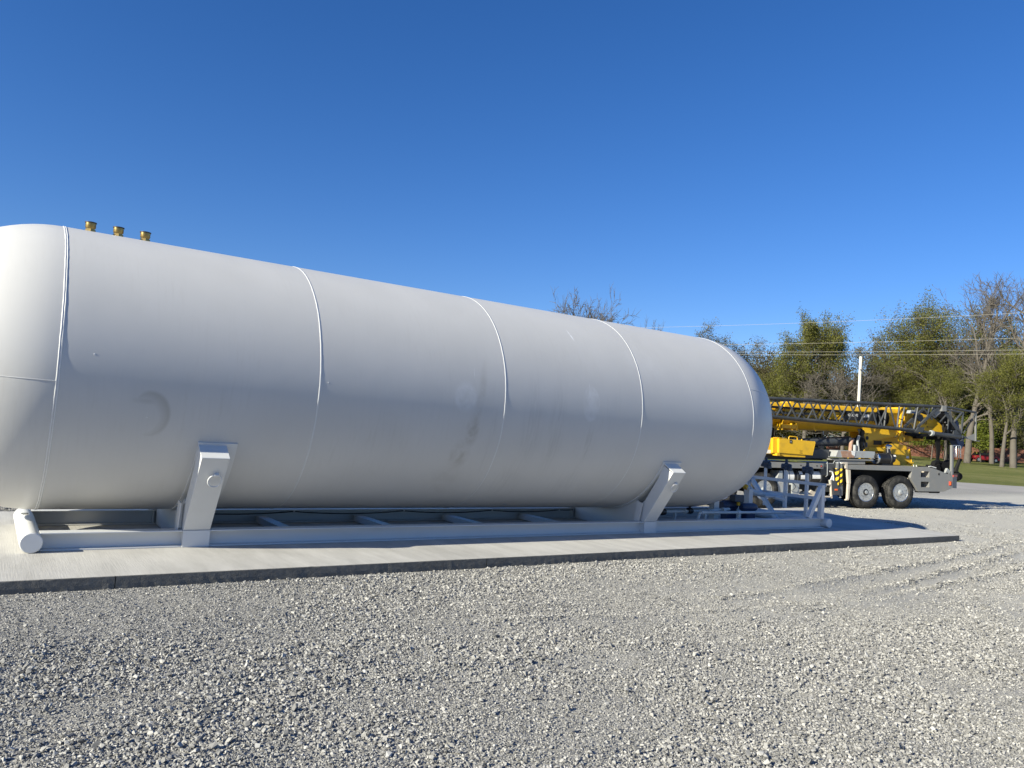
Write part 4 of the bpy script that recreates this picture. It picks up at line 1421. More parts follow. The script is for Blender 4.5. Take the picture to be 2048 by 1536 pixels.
# rope guide rails along the boom side
mb = MB()
mb.tube([(-3.4, 0.97, 2.80), (0.10, 0.97, 2.745)], 0.034, 8)
mb.build('side_rail', M['black'], boom, smooth=40)
mb = MB()
mb.tube([(-3.4, 0.97, 2.50), (0.10, 0.97, 2.47)], 0.030, 8)
mb.build('side_rail', M['black'], boom, smooth=40)
mb = MB()
mb.box(-3.3, -0.9, 0.955, 0.99, 2.60, 2.66)
mb.build('hose_tray', M['dkgrey'], boom)
rr = random.Random(17)
for k in range(6):
    mb = MB()
    u0 = -2.4 + 0.42 * k
    mb.tube([(u0, 0.96, 2.48), (u0 + 0.10, 0.94, 2.56 + rr.uniform(-0.02, 0.02)), (u0 + 0.24, 0.94, 2.70 + rr.uniform(-0.03, 0.03)), (u0 + 0.34, 0.96, 2.79)], 0.016, 6)
    mb.build('hydraulic_hose', M['void'], boom, smooth=50)
# black winch cover with white name
mb = MB()
mb.prism([(0.10, 2.765), (1.05, 2.735), (1.30, 2.80), (1.30, 2.50), (0.02, 2.50), (0.0, 2.56), (0.07, 2.66)], 0.93, 1.0)
wc = mb.build('winch_cover', M['black'], boom, bevel=0.006)
text('lettering', 'GROVE', 0.105, M['print_white'], wc, (0.14, 0.927, 2.615), (1, 0, -0.02), (0, 0, 1), 0.001, bold=0.002, sx=1.05)
mb = MB()
mb.box(0.70, 0.90, 0.92, 0.929, 2.60, 2.685)
mb.build('decal', M['print_white'], wc, bevel=0.003)
mb = MB()
mb.lathe([(0.0, -0.07), (0.23, -0.06), (0.25, -0.04), (0.25, 0.05), (0.0, 0.05)], (1.40, 0.97, 2.60), (0, 1, 0), 28)
for k in range(5):
    mb.obox((1.25 + 0.075 * k, 0.885, 2.60 + 0.02 * (k % 2)), (0.014, 0, 0), (0, 0.012, 0), (0, 0, 0.15))
mb.build('winch_drum', M['void'], boom, smooth=30)
# yellow sheave collar
mb = MB()
rr = random.Random(3)
mb.box(2.08, 2.30, 0.92, 1.76, 2.80, 2.95)
mb.box(2.06, 2.12, 0.90, 0.99, 1.92, 2.95)
mb.box(2.22, 2.29, 0.93, 0.99, 2.2, 2.95)
for k in range(14):
    mb.obox((rr.uniform(2.02, 2.30), rr.uniform(0.86, 0.93), rr.uniform(2.36, 2.88)), (rr.uniform(0.015, 0.05), 0, 0), (0, 0.03, 0), (rr.uniform(-0.02, 0.02), 0, rr.uniform(0.03, 0.08)))
mb.lathe([(0.05, -0.03), (0.11, -0.03), (0.11, 0.03), (0.05, 0.03)], (2.10, 0.93, 2.0), (0, 1, 0), 18, closed=True)
mb.build('sheave_collar', M['yellow'], boom, bevel=0.004)
mb = MB()
for k in range(4):
    mb.bar((2.16 + 0.07 * k, 0.86, 2.44), (2.24 + 0.07 * k, 0.86, 2.27), 0.02, 0.03)
for k in range(10):
    a = 2 * PI * k / 10
    mb.bar((2.52 + 0.03 * math.cos(a), 0.90, 2.56 + 0.03 * math.sin(a)), (2.52 + 0.13 * math.cos(a), 0.90, 2.56 + 0.11 * math.sin(a)), 0.012, 0.02)
mb.lathe([(0.0, -0.02), (0.04, -0.02), (0.04, 0.05), (0.0, 0.05)], (2.52, 0.90, 2.56), (0, 1, 0), 12)
mb.lathe([(0.0, -0.03), (0.11, -0.03), (0.11, 0.03), (0.0, 0.03)], (2.78, 0.92, 2.66), (0, 1, 0), 16)
mb.build('hose_reel', M['dkgrey'], boom)
mb = MB()
mb.prism([(2.10, 2.77), (2.14, 2.865), (2.32, 2.86), (2.34, 2.77)], 0.62, 0.76)
lb = mb.build('flood_light', M['steel'], boom, bevel=0.01)
mb = MB()
mb.box(2.16, 2.33, 0.612, 0.619, 2.775, 2.83)
mb.build('lens', M['motor'], lb)
# boom nose
mb = MB()
mb.prism([(2.30, 2.22), (2.34, 2.86), (2.9, 2.82), (3.36, 2.72), (3.60, 2.60), (3.80, 2.44), (3.83, 2.40), (3.83, 2.27), (3.70, 2.18), (2.6, 2.17)], 1.06, 1.64)
bn = mb.build('boom_nose', M['yellow'], crane, bevel=0.01)
text('lettering', 'GROVE', 0.165, M['print_black'], bn, (2.93, 1.0565, 2.475), (1, 0, -0.04), (0, 0, 1), 0.002, bold=0.006, sx=1.02)
mb = MB()
mb.box(3.24, 3.47, 1.053, 1.0595, 2.385, 2.397)
mb.lathe([(0.012, -0.004), (0.022, -0.004), (0.022, 0.004), (0.012, 0.004)], (3.21, 1.056, 2.395), (0, 1, 0), 12, closed=True)
mb.build('decal', M['print_black'], bn)
mb = MB()
mb.box(2.55, 2.70, 1.10, 1.6, 1.93, 2.17)
mb.box(2.95, 3.12, 1.10, 1.6, 1.95, 2.17)
mb.build('nose_lug', M['yellow'], bn, bevel=0.008)
mb = MB()
mb.lathe([(0.0, -0.03), (0.006, -0.03), (0.008, 0.0)], (3.02, 1.09, 2.02), (0, 1, 0), 8)
mb.prism([(2.35, 2.19), (3.45, 2.17), (3.45, 2.13), (2.8, 2.05), (2.35, 2.12)], 1.0, 1.05)
mb.box(2.70, 2.95, 0.95, 1.2, 2.02, 2.10)
mb.build('nose_gear', M['void'], bn)
mb = MB()
mb.prism([(3.42, 2.95), (3.62, 2.96), (3.78, 2.85), (4.08, 2.60), (4.14, 2.30), (4.05, 2.18), (3.72, 2.14), (3.66, 2.22), (3.72, 2.42), (3.60, 2.62), (3.40, 2.72)], 0.84, 0.90)
mb.prism([(3.42, 2.95), (3.62, 2.96), (3.78, 2.85), (4.08, 2.60), (4.14, 2.30), (4.05, 2.18), (3.72, 2.14), (3.66, 2.22), (3.72, 2.42), (3.60, 2.62), (3.40, 2.72)], 1.5, 1.56)
for k in range(4):
    mb.lathe([(0.0, 0), (0.20, 0.0), (0.185, 0.03), (0.185, 0.05), (0.20, 0.08), (0.0, 0.08)], (3.95, 0.95 + 0.13 * k, 2.38), (0, 1, 0), 24)
mb.box(3.62, 4.1, 0.86, 1.5, 2.0, 2.16)
sp_ = mb.build('head_plates', M['void'], crane)
mb = MB()
for (u, w) in ((3.66, 2.55), (3.76, 2.47), (3.92, 2.30)):
    mb.lathe([(0.0, -0.02), (0.018, -0.02), (0.022, 0.0)], (u, 0.84, w), (0, 1, 0), 10)
mb.build('bolt', M['steel'], sp_)
mb = MB()
mb.prism([(4.18, 2.55), (4.36, 2.62), (4.45, 2.30), (4.46, 1.95), (4.40, 1.80), (4.25, 2.05)], 1.0, 1.2)
mb.prism([(4.22, 2.12), (4.50, 2.10), (4.60, 1.92), (4.50, 1.75), (4.36, 1.86)], 0.98, 1.25)
mb.build('rope_guard', M['motor'], crane, bevel=0.01)
mb = MB()
for k in range(6):
    u = 3.70 + 0.045 * k
    mb.tube([(u, 0.95 + 0.03 * k, 2.16), (u + 0.02, 0.95, 1.95), (u + 0.06, 0.93, 1.78), (u - 0.05 + 0.05 * k, 0.92, 1.62), (3.75 + 0.03 * k, 0.9, 1.28)], 0.009, 5)
mb.build('hoist_rope', M['void'], crane)
mb = MB()
mb.prism([(3.45, 2.02), (3.62, 2.04), (3.62, 1.62), (3.56, 1.30), (3.50, 1.30), (3.50, 1.7), (3.44, 1.88)], 0.95, 1.0)
mb.build('limit_chain', M['void'], crane)

# lattice jib stowed along the near side
VJ, VK = 0.30, 0.80
def btm(u):
    return 2.50 - (u + 2.9) * 0.0465 if u < 1.95 else 2.275 - (u - 1.95) * 0.085
def chord(pts, r, name='jib_chord'):
    mbc = MB()
    mbc.tube(pts, r, 10)
    return mbc.build(name, M['lattice'], crane, smooth=50)
for vj in (VJ, VK):
    chord([(-7.0, vj, 3.0), (2.95, vj, 3.0)], 0.041)
    chord([(-7.0, vj, btm(-7.0)), (1.95, vj, btm(1.95))], 0.041)
    chord([(2.95, vj, 3.0), (3.3, vj, 2.985), (4.285, vj, 2.872)], 0.032)
    chord([(1.95, vj, 2.272), (2.60, vj, 2.205)], 0.040)
def brace(p, q, r=0.020):
    r *= 1.2
    mbc = MB()
    mbc.tube([p, q], r, 7)
    mbc.build('jib_brace', M['lattice'], crane, smooth=50)
top_n = [-2.475 - 0.70 * k for k in range(6, 0, -1)] + [-2.475, -1.734, -1.037, -0.374, 0.357, 1.026]
bot_n = [-2.82 - 0.70 * k for k in range(6, 0, -1)] + [-2.82, -2.113, -1.42, -0.734, -0.038, 0.642, 1.305]
for vj in (VJ, VK):
    for i, tu in enumerate(top_n):
        b0, b1 = bot_n[i], bot_n[i + 1]
        brace((b0 + 0.03, vj, btm(b0) + 0.02), (tu - 0.03, vj, 2.97))
        brace((tu + 0.03, vj, 2.97), (b1 - 0.03, vj, btm(b1) + 0.02))
    brace((1.33, vj, btm(1.33)), (1.413, vj, 2.98), 0.024)
    brace((1.94, vj, 2.29), (2.085, vj, 2.97), 0.022)
    brace((2.25, vj, 2.97), (2.62, vj, 2.60), 0.020)
    brace((2.52, vj, 2.97), (2.42, vj, 2.62), 0.020)
for i, tu in enumerate(top_n):                       # ties across the box section
    brace((tu, VJ, 3.0), (tu + 0.35, VK, 3.0), 0.013)
    brace((bot_n[i], VJ, btm(bot_n[i])), (bot_n[i] + 0.35, VK, btm(bot_n[i])), 0.013)
# jib foot: thick members and hinge
mb = MB()
mb.bar((2.07, VJ, 2.36), (2.80, VJ, 2.93), 0.05, 0.075)
mb.bar((2.07, VK, 2.36), (2.80, VK, 2.93), 0.05, 0.075)
mb.prism([(1.94, 2.23), (2.22, 2.21), (2.30, 2.36), (2.06, 2.36)], VJ - 0.05, VJ + 0.05)
mb.build('jib_foot', M['lattice'], crane, bevel=0.006)
mb = MB()
mb.lathe([(0.0, -0.05), (0.10, -0.05), (0.11, 0.0), (0.10, 0.05), (0.0, 0.05)], (2.78, VJ + 0.1, 2.76), (0, 1, 0), 20)
mb.prism([(2.72, 2.97), (2.98, 3.0), (2.96, 2.80), (2.80, 2.70), (2.72, 2.76)], VJ + 0.02, VJ + 0.12)
mb.box(2.93, 3.10, VJ - 0.06, VJ + 0.06, 2.86, 3.03)
mb.build('jib_hinge', M['grey'], crane, bevel=0.008)
mb = MB()
mb.tube([(2.56, VJ, 2.205), (2.64, VJ, 2.198)], 0.085, 14)
mb.build('tube_collar', M['steel'], crane, smooth=40)
mb = MB()
mb.tube([(2.60, VJ, 2.20), (3.66, VJ, 2.115)], 0.066, 16)
mb.build('jib_tube', M['lattice'], crane, smooth=40)
mb = MB()
for k in range(9):
    mb.obox((3.64 + rr.uniform(0, 0.22), VJ + rr.uniform(-0.05, 0.05), 2.11 + rr.uniform(-0.07, 0.07)), (rr.uniform(0.02, 0.05), 0, 0.01), (0, 0.04, 0), (0, 0, rr.uniform(0.015, 0.05)))
mb.build('tube_clamp', M['dkgrey'], crane)
mb = MB()
mb.bar((3.10, VJ, 2.85), (3.72, VJ, 2.20), 0.02, 0.11)
mb.prism([(3.42, 2.30), (3.62, 2.34), (3.74, 2.19), (3.40, 2.19)], VJ - 0.01, VJ + 0.01)
mb.build('jib_gusset', M['lattice'], crane, bevel=0.004)
for (p, q, r) in (((3.79, 2.87), (3.73, 2.23), 0.024), ((3.76, 2.86), (3.44, 2.56), 0.024), ((3.28, 2.90), (3.36, 2.55), 0.020), ((4.275, 2.84), (3.80, 2.22), 0.020)):
    brace((p[0], VJ, p[1]), (q[0], VJ, q[1]), r)
    if r > 0.021:
        brace((p[0], VK, p[1]), (q[0], VK, q[1]), r * 0.8)
mb = MB()
mb.box(4.255, 4.30, VJ - 0.02, VJ + 0.02, 2.01, 2.88)
mb.tube([(3.84, VJ, 2.10), (4.28, VJ, 2.01), (4.45, VJ, 2.015)], 0.010, 6)
mb.bar((4.28, VJ, 2.87), (4.28, VK, 2.87), 0.04, 0.04)
mb.build('jib_end_frame', M['grey'], crane, bevel=0.004)
mb = MB()
mb.prism([(3.92, 2.12), (4.255, 2.24), (4.255, 2.02), (3.92, 2.08)], VJ + 0.0, VJ + 0.008)
mb.build('end_plate', M['grey'], crane)
mb = MB()
mb.bar((3.85, VJ - 0.03, 2.33), (4.12, VJ - 0.03, 2.68), 0.03, 0.035)
mb.bar((4.02, VJ - 0.05, 2.60), (4.10, VJ - 0.05, 2.66), 0.05, 0.06)
mb.build('jib_strut', M['black'], crane)

# ------------------------------------------------------------------ gravel: crushed stones over the near lot
def chip(seed):
    r = random.Random(seed)
    bm = bmesh.new()
    for k in range(13):
        d = Vector((r.gauss(0, 1), r.gauss(0, 1), r.gauss(0, 1))).normalized() * r.uniform(0.8, 1.05)
        bm.verts.new((d.x * 0.5, d.y * r.uniform(0.32, 0.40), d.z * 0.25))
    bmesh.ops.convex_hull(bm, input=bm.verts)
    for v in [v for v in bm.verts if not v.link_faces]:
        bm.verts.remove(v)
    me = bpy.data.meshes.new('stone_chip')
    bm.to_mesh(me)
    bm.free()
    me.materials.append(M['stone'])
    return bpy.data.objects.new('stone_chip', me)
chips = bpy.data.collections.new('stone_chips')
for s in range(9):
    chips.objects.link(chip(s))

def gravel_points():
    P, SC = [], []
    rg = np.random.default_rng(21)
    for (d0, d1, dens, big) in ((2.8, 5.2, 11500, 1.0), (5.2, 8.0, 8000, 1.0), (8.0, 12.0, 3200, 1.1), (12.0, 18.0, 1100, 1.25), (18.0, 27.0, 260, 1.4)):
        l0, l1 = -0.75 * d1 - 0.8, 0.78 * d1 + 0.8
        n = int((d1 - d0) * (l1 - l0) * dens)
        D = rg.uniform(d0, d1, n)
        L = rg.uniform(l0, l1, n)
        x = D * FWD[0] + L * SIDE[0]
        y = D * FWD[1] + L * SIDE[1]
        keep = (np.abs(L) < 0.72 * D + 1.0) & ~((y > 7.29 - 0.02) & (y < 11.75) & (x < 15.42 + (y - 7.3) * 0.23) & (x > -4.1))
        # packed, dusty patches carry fewer loose chips, mostly to the right where vehicles drive
        patch = 0.55 * vnoise(x * 0.55 + 40, y * 0.9 + 40, 31) + 0.45 * vnoise(x * 1.6, y * 2.2, 32)
        lit_drive = sstep(4.0, 14.0, x) * 0.25
        prob = np.clip(1.3 - sstep(0.40, 0.85, patch + lit_drive) * 0.75, 0.45, 1.0)
        for pts, hgt in RUTS:
            yy = np.interp(x, [p[0] for p in pts], [p[1] for p in pts])
            inr = (x > pts[0][0]) & (x < pts[-1][0])
            prob = np.where(inr & (np.abs(y - yy - 0.02) < 0.09), 1.0, prob)
            prob = np.where(inr & (np.abs(y - yy + 0.20) < 0.13), prob * 0.6, prob)
        keep &= rg.random(n) < prob
        u = (x - TP[0]) * TA[0] + (y - TP[1]) * TA[1]
        v = (x - TP[0]) * TB[0] + (y - TP[1]) * TB[1]
        x, y, D, patch = x[keep], y[keep], D[keep], patch[keep]
        s = np.exp(rg.normal(math.log(0.0105), 0.42, len(x))) * big
        ridge = np.zeros(len(x))
        for pts, hgt in RUTS[:3]:
            yy = np.interp(x, [p[0] for p in pts], [p[1] for p in pts])
            inr = (x > pts[0][0]) & (x < pts[-1][0])
            ridge = np.maximum(ridge, np.where(inr, np.exp(-((y - yy - 0.01) / 0.06) ** 2), 0) * sstep(0.25, 0.6, vnoise(x * 0.9, y * 0.9, 77)))
        s *= 0.84 + 0.42 * sstep(0.68, 0.30, patch) + 0.45 * ridge
        s = np.clip(s, 0.005, 0.042)
        z = terrain(x, y) + ridge * s * rg.uniform(0, 0.9, len(x)) + s * rg.uniform(-0.12, 0.60, len(x)) * np.where(rg.random(len(x)) < 0.6, 1.0, 0.25)
        P.append(np.stack([x, y, z], 1))
        SC.append(s)
    P = np.concatenate(P)
    s = np.concatenate(SC)
    n = len(P)
    me = bpy.data.meshes.new('gravel')
    me.vertices.add(n)
    me.vertices.foreach_set('co', P.astype(np.float32).ravel())
    rot = np.stack([rg.normal(0, 0.42, n), rg.normal(0, 0.42, n), rg.uniform(0, 2 * PI, n)], 1)
    scl = np.stack([s * 1.25, s * 1.25, s * 1.25 * rg.uniform(0.85, 1.5, n)], 1)
    a = me.attributes.new('rot', 'FLOAT_VECTOR', 'POINT')
    a.data.foreach_set('vector', rot.astype(np.float32).ravel())
    a = me.attributes.new('scl', 'FLOAT_VECTOR', 'POINT')
    a.data.foreach_set('vector', scl.astype(np.float32).ravel())
    a = me.attributes.new('pick', 'INT', 'POINT')
    a.data.foreach_set('value', rg.integers(0, 9, n).astype(np.int32))
    o = bpy.data.objects.new('gravel', me)
    COL.objects.link(o)
    tag(o, 'loose grey crushed limestone chips spread over the lot', 'gravel', kind='stuff')
    ng = bpy.data.node_groups.new('scatter_chips', 'GeometryNodeTree')
    ng.interface.new_socket('Geometry', in_out='INPUT', socket_type='NodeSocketGeometry')
    ng.interface.new_socket('Geometry', in_out='OUTPUT', socket_type='NodeSocketGeometry')
    gi, go = ng.nodes.new('NodeGroupInput'), ng.nodes.new('NodeGroupOutput')
    ci = ng.nodes.new('GeometryNodeCollectionInfo')
    ci.inputs['Collection'].default_value = chips
    ci.inputs['Separate Children'].default_value = True
    ci.inputs['Reset Children'].default_value = True
    ip = ng.nodes.new('GeometryNodeInstanceOnPoints')
    ip.inputs['Pick Instance'].default_value = True
    def attr(nm, t):
        na = ng.nodes.new('GeometryNodeInputNamedAttribute')
        na.data_type = t
        na.inputs['Name'].default_value = nm
        return na.outputs['Attribute']
    ng.links.new(gi.outputs[0], ip.inputs['Points'])
    ng.links.new(ci.outputs[0], ip.inputs['Instance'])
    ng.links.new(attr('pick', 'INT'), ip.inputs['Instance Index'])
    e2r = ng.nodes.new('FunctionNodeEulerToRotation')
    ng.links.new(attr('rot', 'FLOAT_VECTOR'), e2r.inputs[0])
    ng.links.new(e2r.outputs[0], ip.inputs['Rotation'])
    ng.links.new(attr('scl', 'FLOAT_VECTOR'), ip.inputs['Scale'])
    ng.links.new(ip.outputs[0], go.inputs[0])
    mod = o.modifiers.new('scatter', 'NODES')
    mod.node_group = ng
    print('gravel chips', n)
gravel_points()

# ------------------------------------------------------------------ trees
def grow(seed, H, spread=0.5, levels=4, trunk=0.22, r0=0.28, nlimb=9, kids=6, up=0.25, forks=1, lean=0.0, rmin=0.011):
    """Segments (p0, p1, ra, rb, level) of a branching tree of height about H, base at the origin."""
    rg = random.Random(seed)
    segs, tips = [], []

    def branch(p, d, L, r, lev):
        n = (5 if lev == 0 else 3 if lev < 3 else 2)
        q = p.copy()
        dd = d.copy()
        nodes = []
        for i in range(n):
            wob = 0.045 if lev == 0 else 0.24
            dd = (dd + Vector((rg.gauss(0, wob), rg.gauss(0, wob), rg.gauss(0, wob) + up * (0.25 if lev else 0.1)))).normalized()
            nq = q + dd * (L / n)
            ra, rb = r * (1 - 0.75 * i / n), r * (1 - 0.75 * (i + 1) / n)
            segs.append((q.copy(), nq.copy(), ra, rb, lev))
            nodes.append((q.copy(), nq.copy(), dd.copy(), (i + 0.5) / n))
            q = nq
        if lev >= levels:
            tips.append(q.copy())
            tips.append((p + q) / 2)
            return
        k = nlimb if lev == 0 else kids
        for j in range(k):
            t = (trunk + (1 - trunk) * (j + rg.random()) / k) if lev == 0 else (0.25 + 0.75 * (j + rg.random()) / k)
            i = min(int(t * n), n - 1)
            a, b, dv, _ = nodes[i]
            pos = a.lerp(b, min(max(t * n - i, 0), 1))
            side = dv.orthogonal().normalized()
            side.rotate(Matrix.Rotation(rg.uniform(0, 2 * PI), 3, dv))
            ang = rg.uniform(0.55, 1.05) if lev == 0 else rg.uniform(0.45, 1.0)
            nd = (dv * math.cos(ang) + side * math.sin(ang)).normalized()
            if lev == 0:
                ln = H * spread * rg.uniform(0.7, 1.1) * (1.1 - 0.55 * t)
            else:
                ln = L * rg.uniform(0.42, 0.62)
            branch(pos, nd, ln, max(r * (0.55 if lev == 0 else 0.5) * (1.1 - 0.5 * t), rmin), lev + 1)
    for f in range(forks):
        d = Vector((rg.gauss(0, 0.02) + lean + (0.22 * (f - (forks - 1) / 2) if forks > 1 else 0), rg.gauss(0, 0.02), 1)).normalized()
        branch(Vector((0.0, 0.0, -0.3)), d, H * rg.uniform(0.72, 0.8), r0 * (1 if f == 0 else 0.8), 0)
    return segs, tips

def seg_mesh(segs, thin=1.0):
    a = np.array([s[0] for s in segs], np.float32)
    b = np.array([s[1] for s in segs], np.float32)
    ra = np.array([s[2] for s in segs], np.float32) * thin
    rb = np.array([s[3] for s in segs], np.float32) * thin
    lev = np.array([s[4] for s in segs])
    V, Q, off = [], [], 0
    for sel, n in ((lev == 0, 9), ((lev == 1), 6), (lev == 2, 4), (lev >= 3, 3)):
        if not sel.any():
            continue
        A, B, RA, RB = a[sel], b[sel], ra[sel], rb[sel]
        d = B - A
        d /= np.linalg.norm(d, axis=1, keepdims=True) + 1e-9
        ref = np.where(np.abs(d[:, 2:3]) < 0.9, np.array([[0, 0, 1.0]]), np.array([[1.0, 0, 0]]))
        s = np.cross(d, ref)
        s /= np.linalg.norm(s, axis=1, keepdims=True)
        u = np.cross(s, d)
        m = len(A)
        ang = 2 * PI * np.arange(n) / n
        ring = s[:, None] * np.cos(ang)[None, :, None] + u[:, None] * np.sin(ang)[None, :, None]
        v = np.concatenate([A[:, None] + ring * RA[:, None, None], B[:, None] + ring * RB[:, None, None]], 1)
        V.append(v.reshape(-1, 3))
        k = np.arange(n)
        q = np.stack([k, (k + 1) % n, n + (k + 1) % n, n + k], 1)
        Q.append((q[None] + (np.arange(m) * 2 * n)[:, None, None]).reshape(-1, 4) + off)
        off += m * 2 * n
    return np.concatenate(V), np.concatenate(Q)

def leaf_mesh(tips, per, size, jit, seed):
    rg = np.random.default_rng(seed)
    T = np.repeat(np.array(tips, np.float32), per, 0)
    n = len(T)
    c = T + rg.normal(0, jit, (n, 3))
    ax = rg.normal(0, 1, (n, 3))
    ax /= np.linalg.norm(ax, axis=1, keepdims=True)
    ay = np.cross(ax, rg.normal(0, 1, (n, 3)))
    ay /= np.linalg.norm(ay, axis=1, keepdims=True) + 1e-9
    s = size * rg.uniform(0.6, 1.3, (n, 1))
    v = np.stack([c - ax * s, c - ay * s * 0.55, c + ax * s, c + ay * s * 0.55], 1).reshape(-1, 3)
    q = np.arange(n * 4).reshape(-1, 4)
    clump = np.repeat(rg.random(len(tips)), per)
    tint = np.clip(clump * 0.6 + rg.random(n) * 0.45, 0, 1)
    return v, q, tint

def leaf_object_mesh(name, v, q, tint, m):
    me = fast_mesh(name, v, q)
    a = me.attributes.new('tint', 'FLOAT', 'FACE')
    a.data.foreach_set('value', tint.astype(np.float32))
    me.materials.append(m)
    return me

KINDS = {}
def tree_kind(key, bark, leaf=None, per=2, size=0.18, jit=0.30, thin=1.0, **kw):
    segs, tips = grow(**kw)
    v, q = seg_mesh(segs, thin)
    tm = fast_mesh('trunk', v, q)
    tm.materials.append(M[bark])
    H = max(s[1].z for s in segs)
    cm = None
    if leaf:
        lv, lq, ti = leaf_mesh(tips, per, size, jit, kw['seed'])
        cm = leaf_object_mesh('crown', lv, lq, ti, M[leaf])
    KINDS[key] = (tm, cm, H)
    print(key, 'segs', len(segs), 'tips', len(tips), 'H', round(H, 1))

tree_kind('bare_tall', 'bark', seed=5, H=20, spread=0.36, levels=4, trunk=0.26, r0=0.34, nlimb=12, kids=5, up=0.62, rmin=0.022)
tree_kind('bare_wide', 'bark', seed=12, H=14, spread=0.62, levels=4, trunk=0.15, r0=0.30, nlimb=10, kids=6, up=0.34, rmin=0.030)
tree_kind('bud', 'bark', 'leaf_bud', per=7, size=0.08, jit=0.28, seed=23, H=15, spread=0.42, levels=4, trunk=0.2, r0=0.22, nlimb=10, kids=5, up=0.5)
tree_kind('round_green', 'bark', 'leaf_green', per=8, size=0.09, jit=0.28, seed=31, H=16, spread=0.48, levels=4, trunk=0.18, r0=0.30, nlimb=15, kids=6, up=0.3, rmin=0.014)
tree_kind('dome_green', 'bark', 'leaf_green', per=8, size=0.085, jit=0.30, seed=44, H=15, spread=0.66, levels=4, trunk=0.20, r0=0.38, nlimb=18, kids=6, up=0.34, rmin=0.014)
tree_kind('young_green', 'bark', 'leaf_bright', per=16, size=0.11, jit=0.35, seed=52, H=6, spread=0.42, levels=3, trunk=0.48, r0=0.10, nlimb=12, kids=6, up=0.2)
tree_kind('trunk_tree', 'bark', 'leaf_green', per=9, size=0.10, jit=0.35, seed=61, H=17, spread=0.45, levels=4, trunk=0.38, r0=0.36, nlimb=10, kids=5, up=0.35)

def spot(px, D):
    """Ground point seen under picture column px at forward distance D."""
    k = (px - 1024.0) / 1538.0
    x = D * (FWD[0] + k * SIDE[0])
    y = D * (FWD[1] + k * SIDE[1])
    return x, y

def plant(name, kind, px, D, top_y, label, rz, wide=1.0, group=None):
    tm, cm, H = KINDS[kind]
    x, y = spot(px, D)
    z = tz(x, y)
    hor = 1006 + 0.0656 * (px - 3288)
    h = 1.6 + (hor - top_y) * D / 1538.0 - z
    s = h / H
    t = thing(name, label, 'tree', (x, y, z - 0.05), group)
    t.rotation_euler = (0, 0, rz)
    t.scale = (s * wide, s * wide, s)
    a = bpy.data.objects.new('trunk', tm)
    COL.objects.link(a)
    a.parent = t
    if cm is not None:
        c = bpy.data.objects.new('crown', cm)
        COL.objects.link(c)
        c.parent = t
    return t

plant('bare_tree', 'bare_wide', 1168, 98, 556, 'bare leafless tree whose twigs stick up over the middle of the tank top', 0.4, 0.68)
plant('bare_tree', 'bare_wide', 1290, 118, 622, 'thin bare twigs just showing over the tank ridge between two taller treetops', 1.9, 0.5)
plant('budding_tree', 'bud', 1425, 108, 636, 'grey green budding tree rising over the right shoulder of the tank', 0.2, 1.15)
plant('budding_tree', 'bud', 1515, 112, 672, 'hazy grey budding tree just right of the tank dome behind the wires', 2.2, 1.1)
plant('round_tree', 'round_green', 1613, 100, 616, 'rounded olive green tree crossed by the wires left of the white pole', 0.9, 0.85)
plant('bare_tree', 'bare_wide', 1690, 84, 712, 'pale bare spreading tree right behind the crane jib and white pole', 2.7, 1.15)
plant('budding_tree', 'bud', 1735, 114, 660, 'thin budding tree filling the dip between the two green treetops', 3.6, 1.2)
plant('broad_tree', 'dome_green', 1903, 98, 572, 'broad bushy green tree that stands tallest right of the pole', 3.9, 1.0)
plant('bare_tree', 'bare_tall', 1940, 88, 535, 'tall bare tree with upright twigs poking out above the broad green tree', 0.3, 1.0)
plant('bare_tree', 'bare_tall', 2033, 77, 525, 'tall bare tree at the right edge with its trunk on the lawn', 1.5, 0.95)
plant('bare_tree', 'bare_tall', 1990, 93, 556, 'bare tree with fine upright twigs beside the broad green tree, behind the lawn trunks', 4.0, 0.75)
plant('pale_trunk_tree', 'trunk_tree', 2010, 77, 690, 'leafing tree with thick pale trunk on the lawn right of the crane', 2.0, 0.95)
plant('pale_trunk_tree', 'trunk_tree', 1897, 78, 715, 'leafing tree with pale trunk seen through the ropes at the crane tail', 4.1, 0.85)
plant('pale_trunk_tree', 'trunk_tree', 2062, 80, 660, 'leafing tree cut off by the right edge of the picture', 5.2, 1.0)
plant('young_tree', 'young_green', 1968, 97, 838, 'small bright green tree hanging over the parked red car', 0.0, 1.0)
plant('young_tree', 'young_green', 1868, 96, 850, 'small bright green tree behind the crane tail and hook block', 2.0, 1.1)
plant('bushy_tree', 'round_green', 1790, 104, 742, 'bushy green tree low behind the crane boom right of the pole', 2.4, 1.25)
plant('bushy_tree', 'round_green', 1650, 106, 755, 'bushy green tree low behind the crane boom left of the pole', 4.4, 1.25)
plant('bushy_tree', 'round_green', 1552, 104, 742, 'bushy green tree low behind the jib beside the tank dome', 5.4, 1.15)

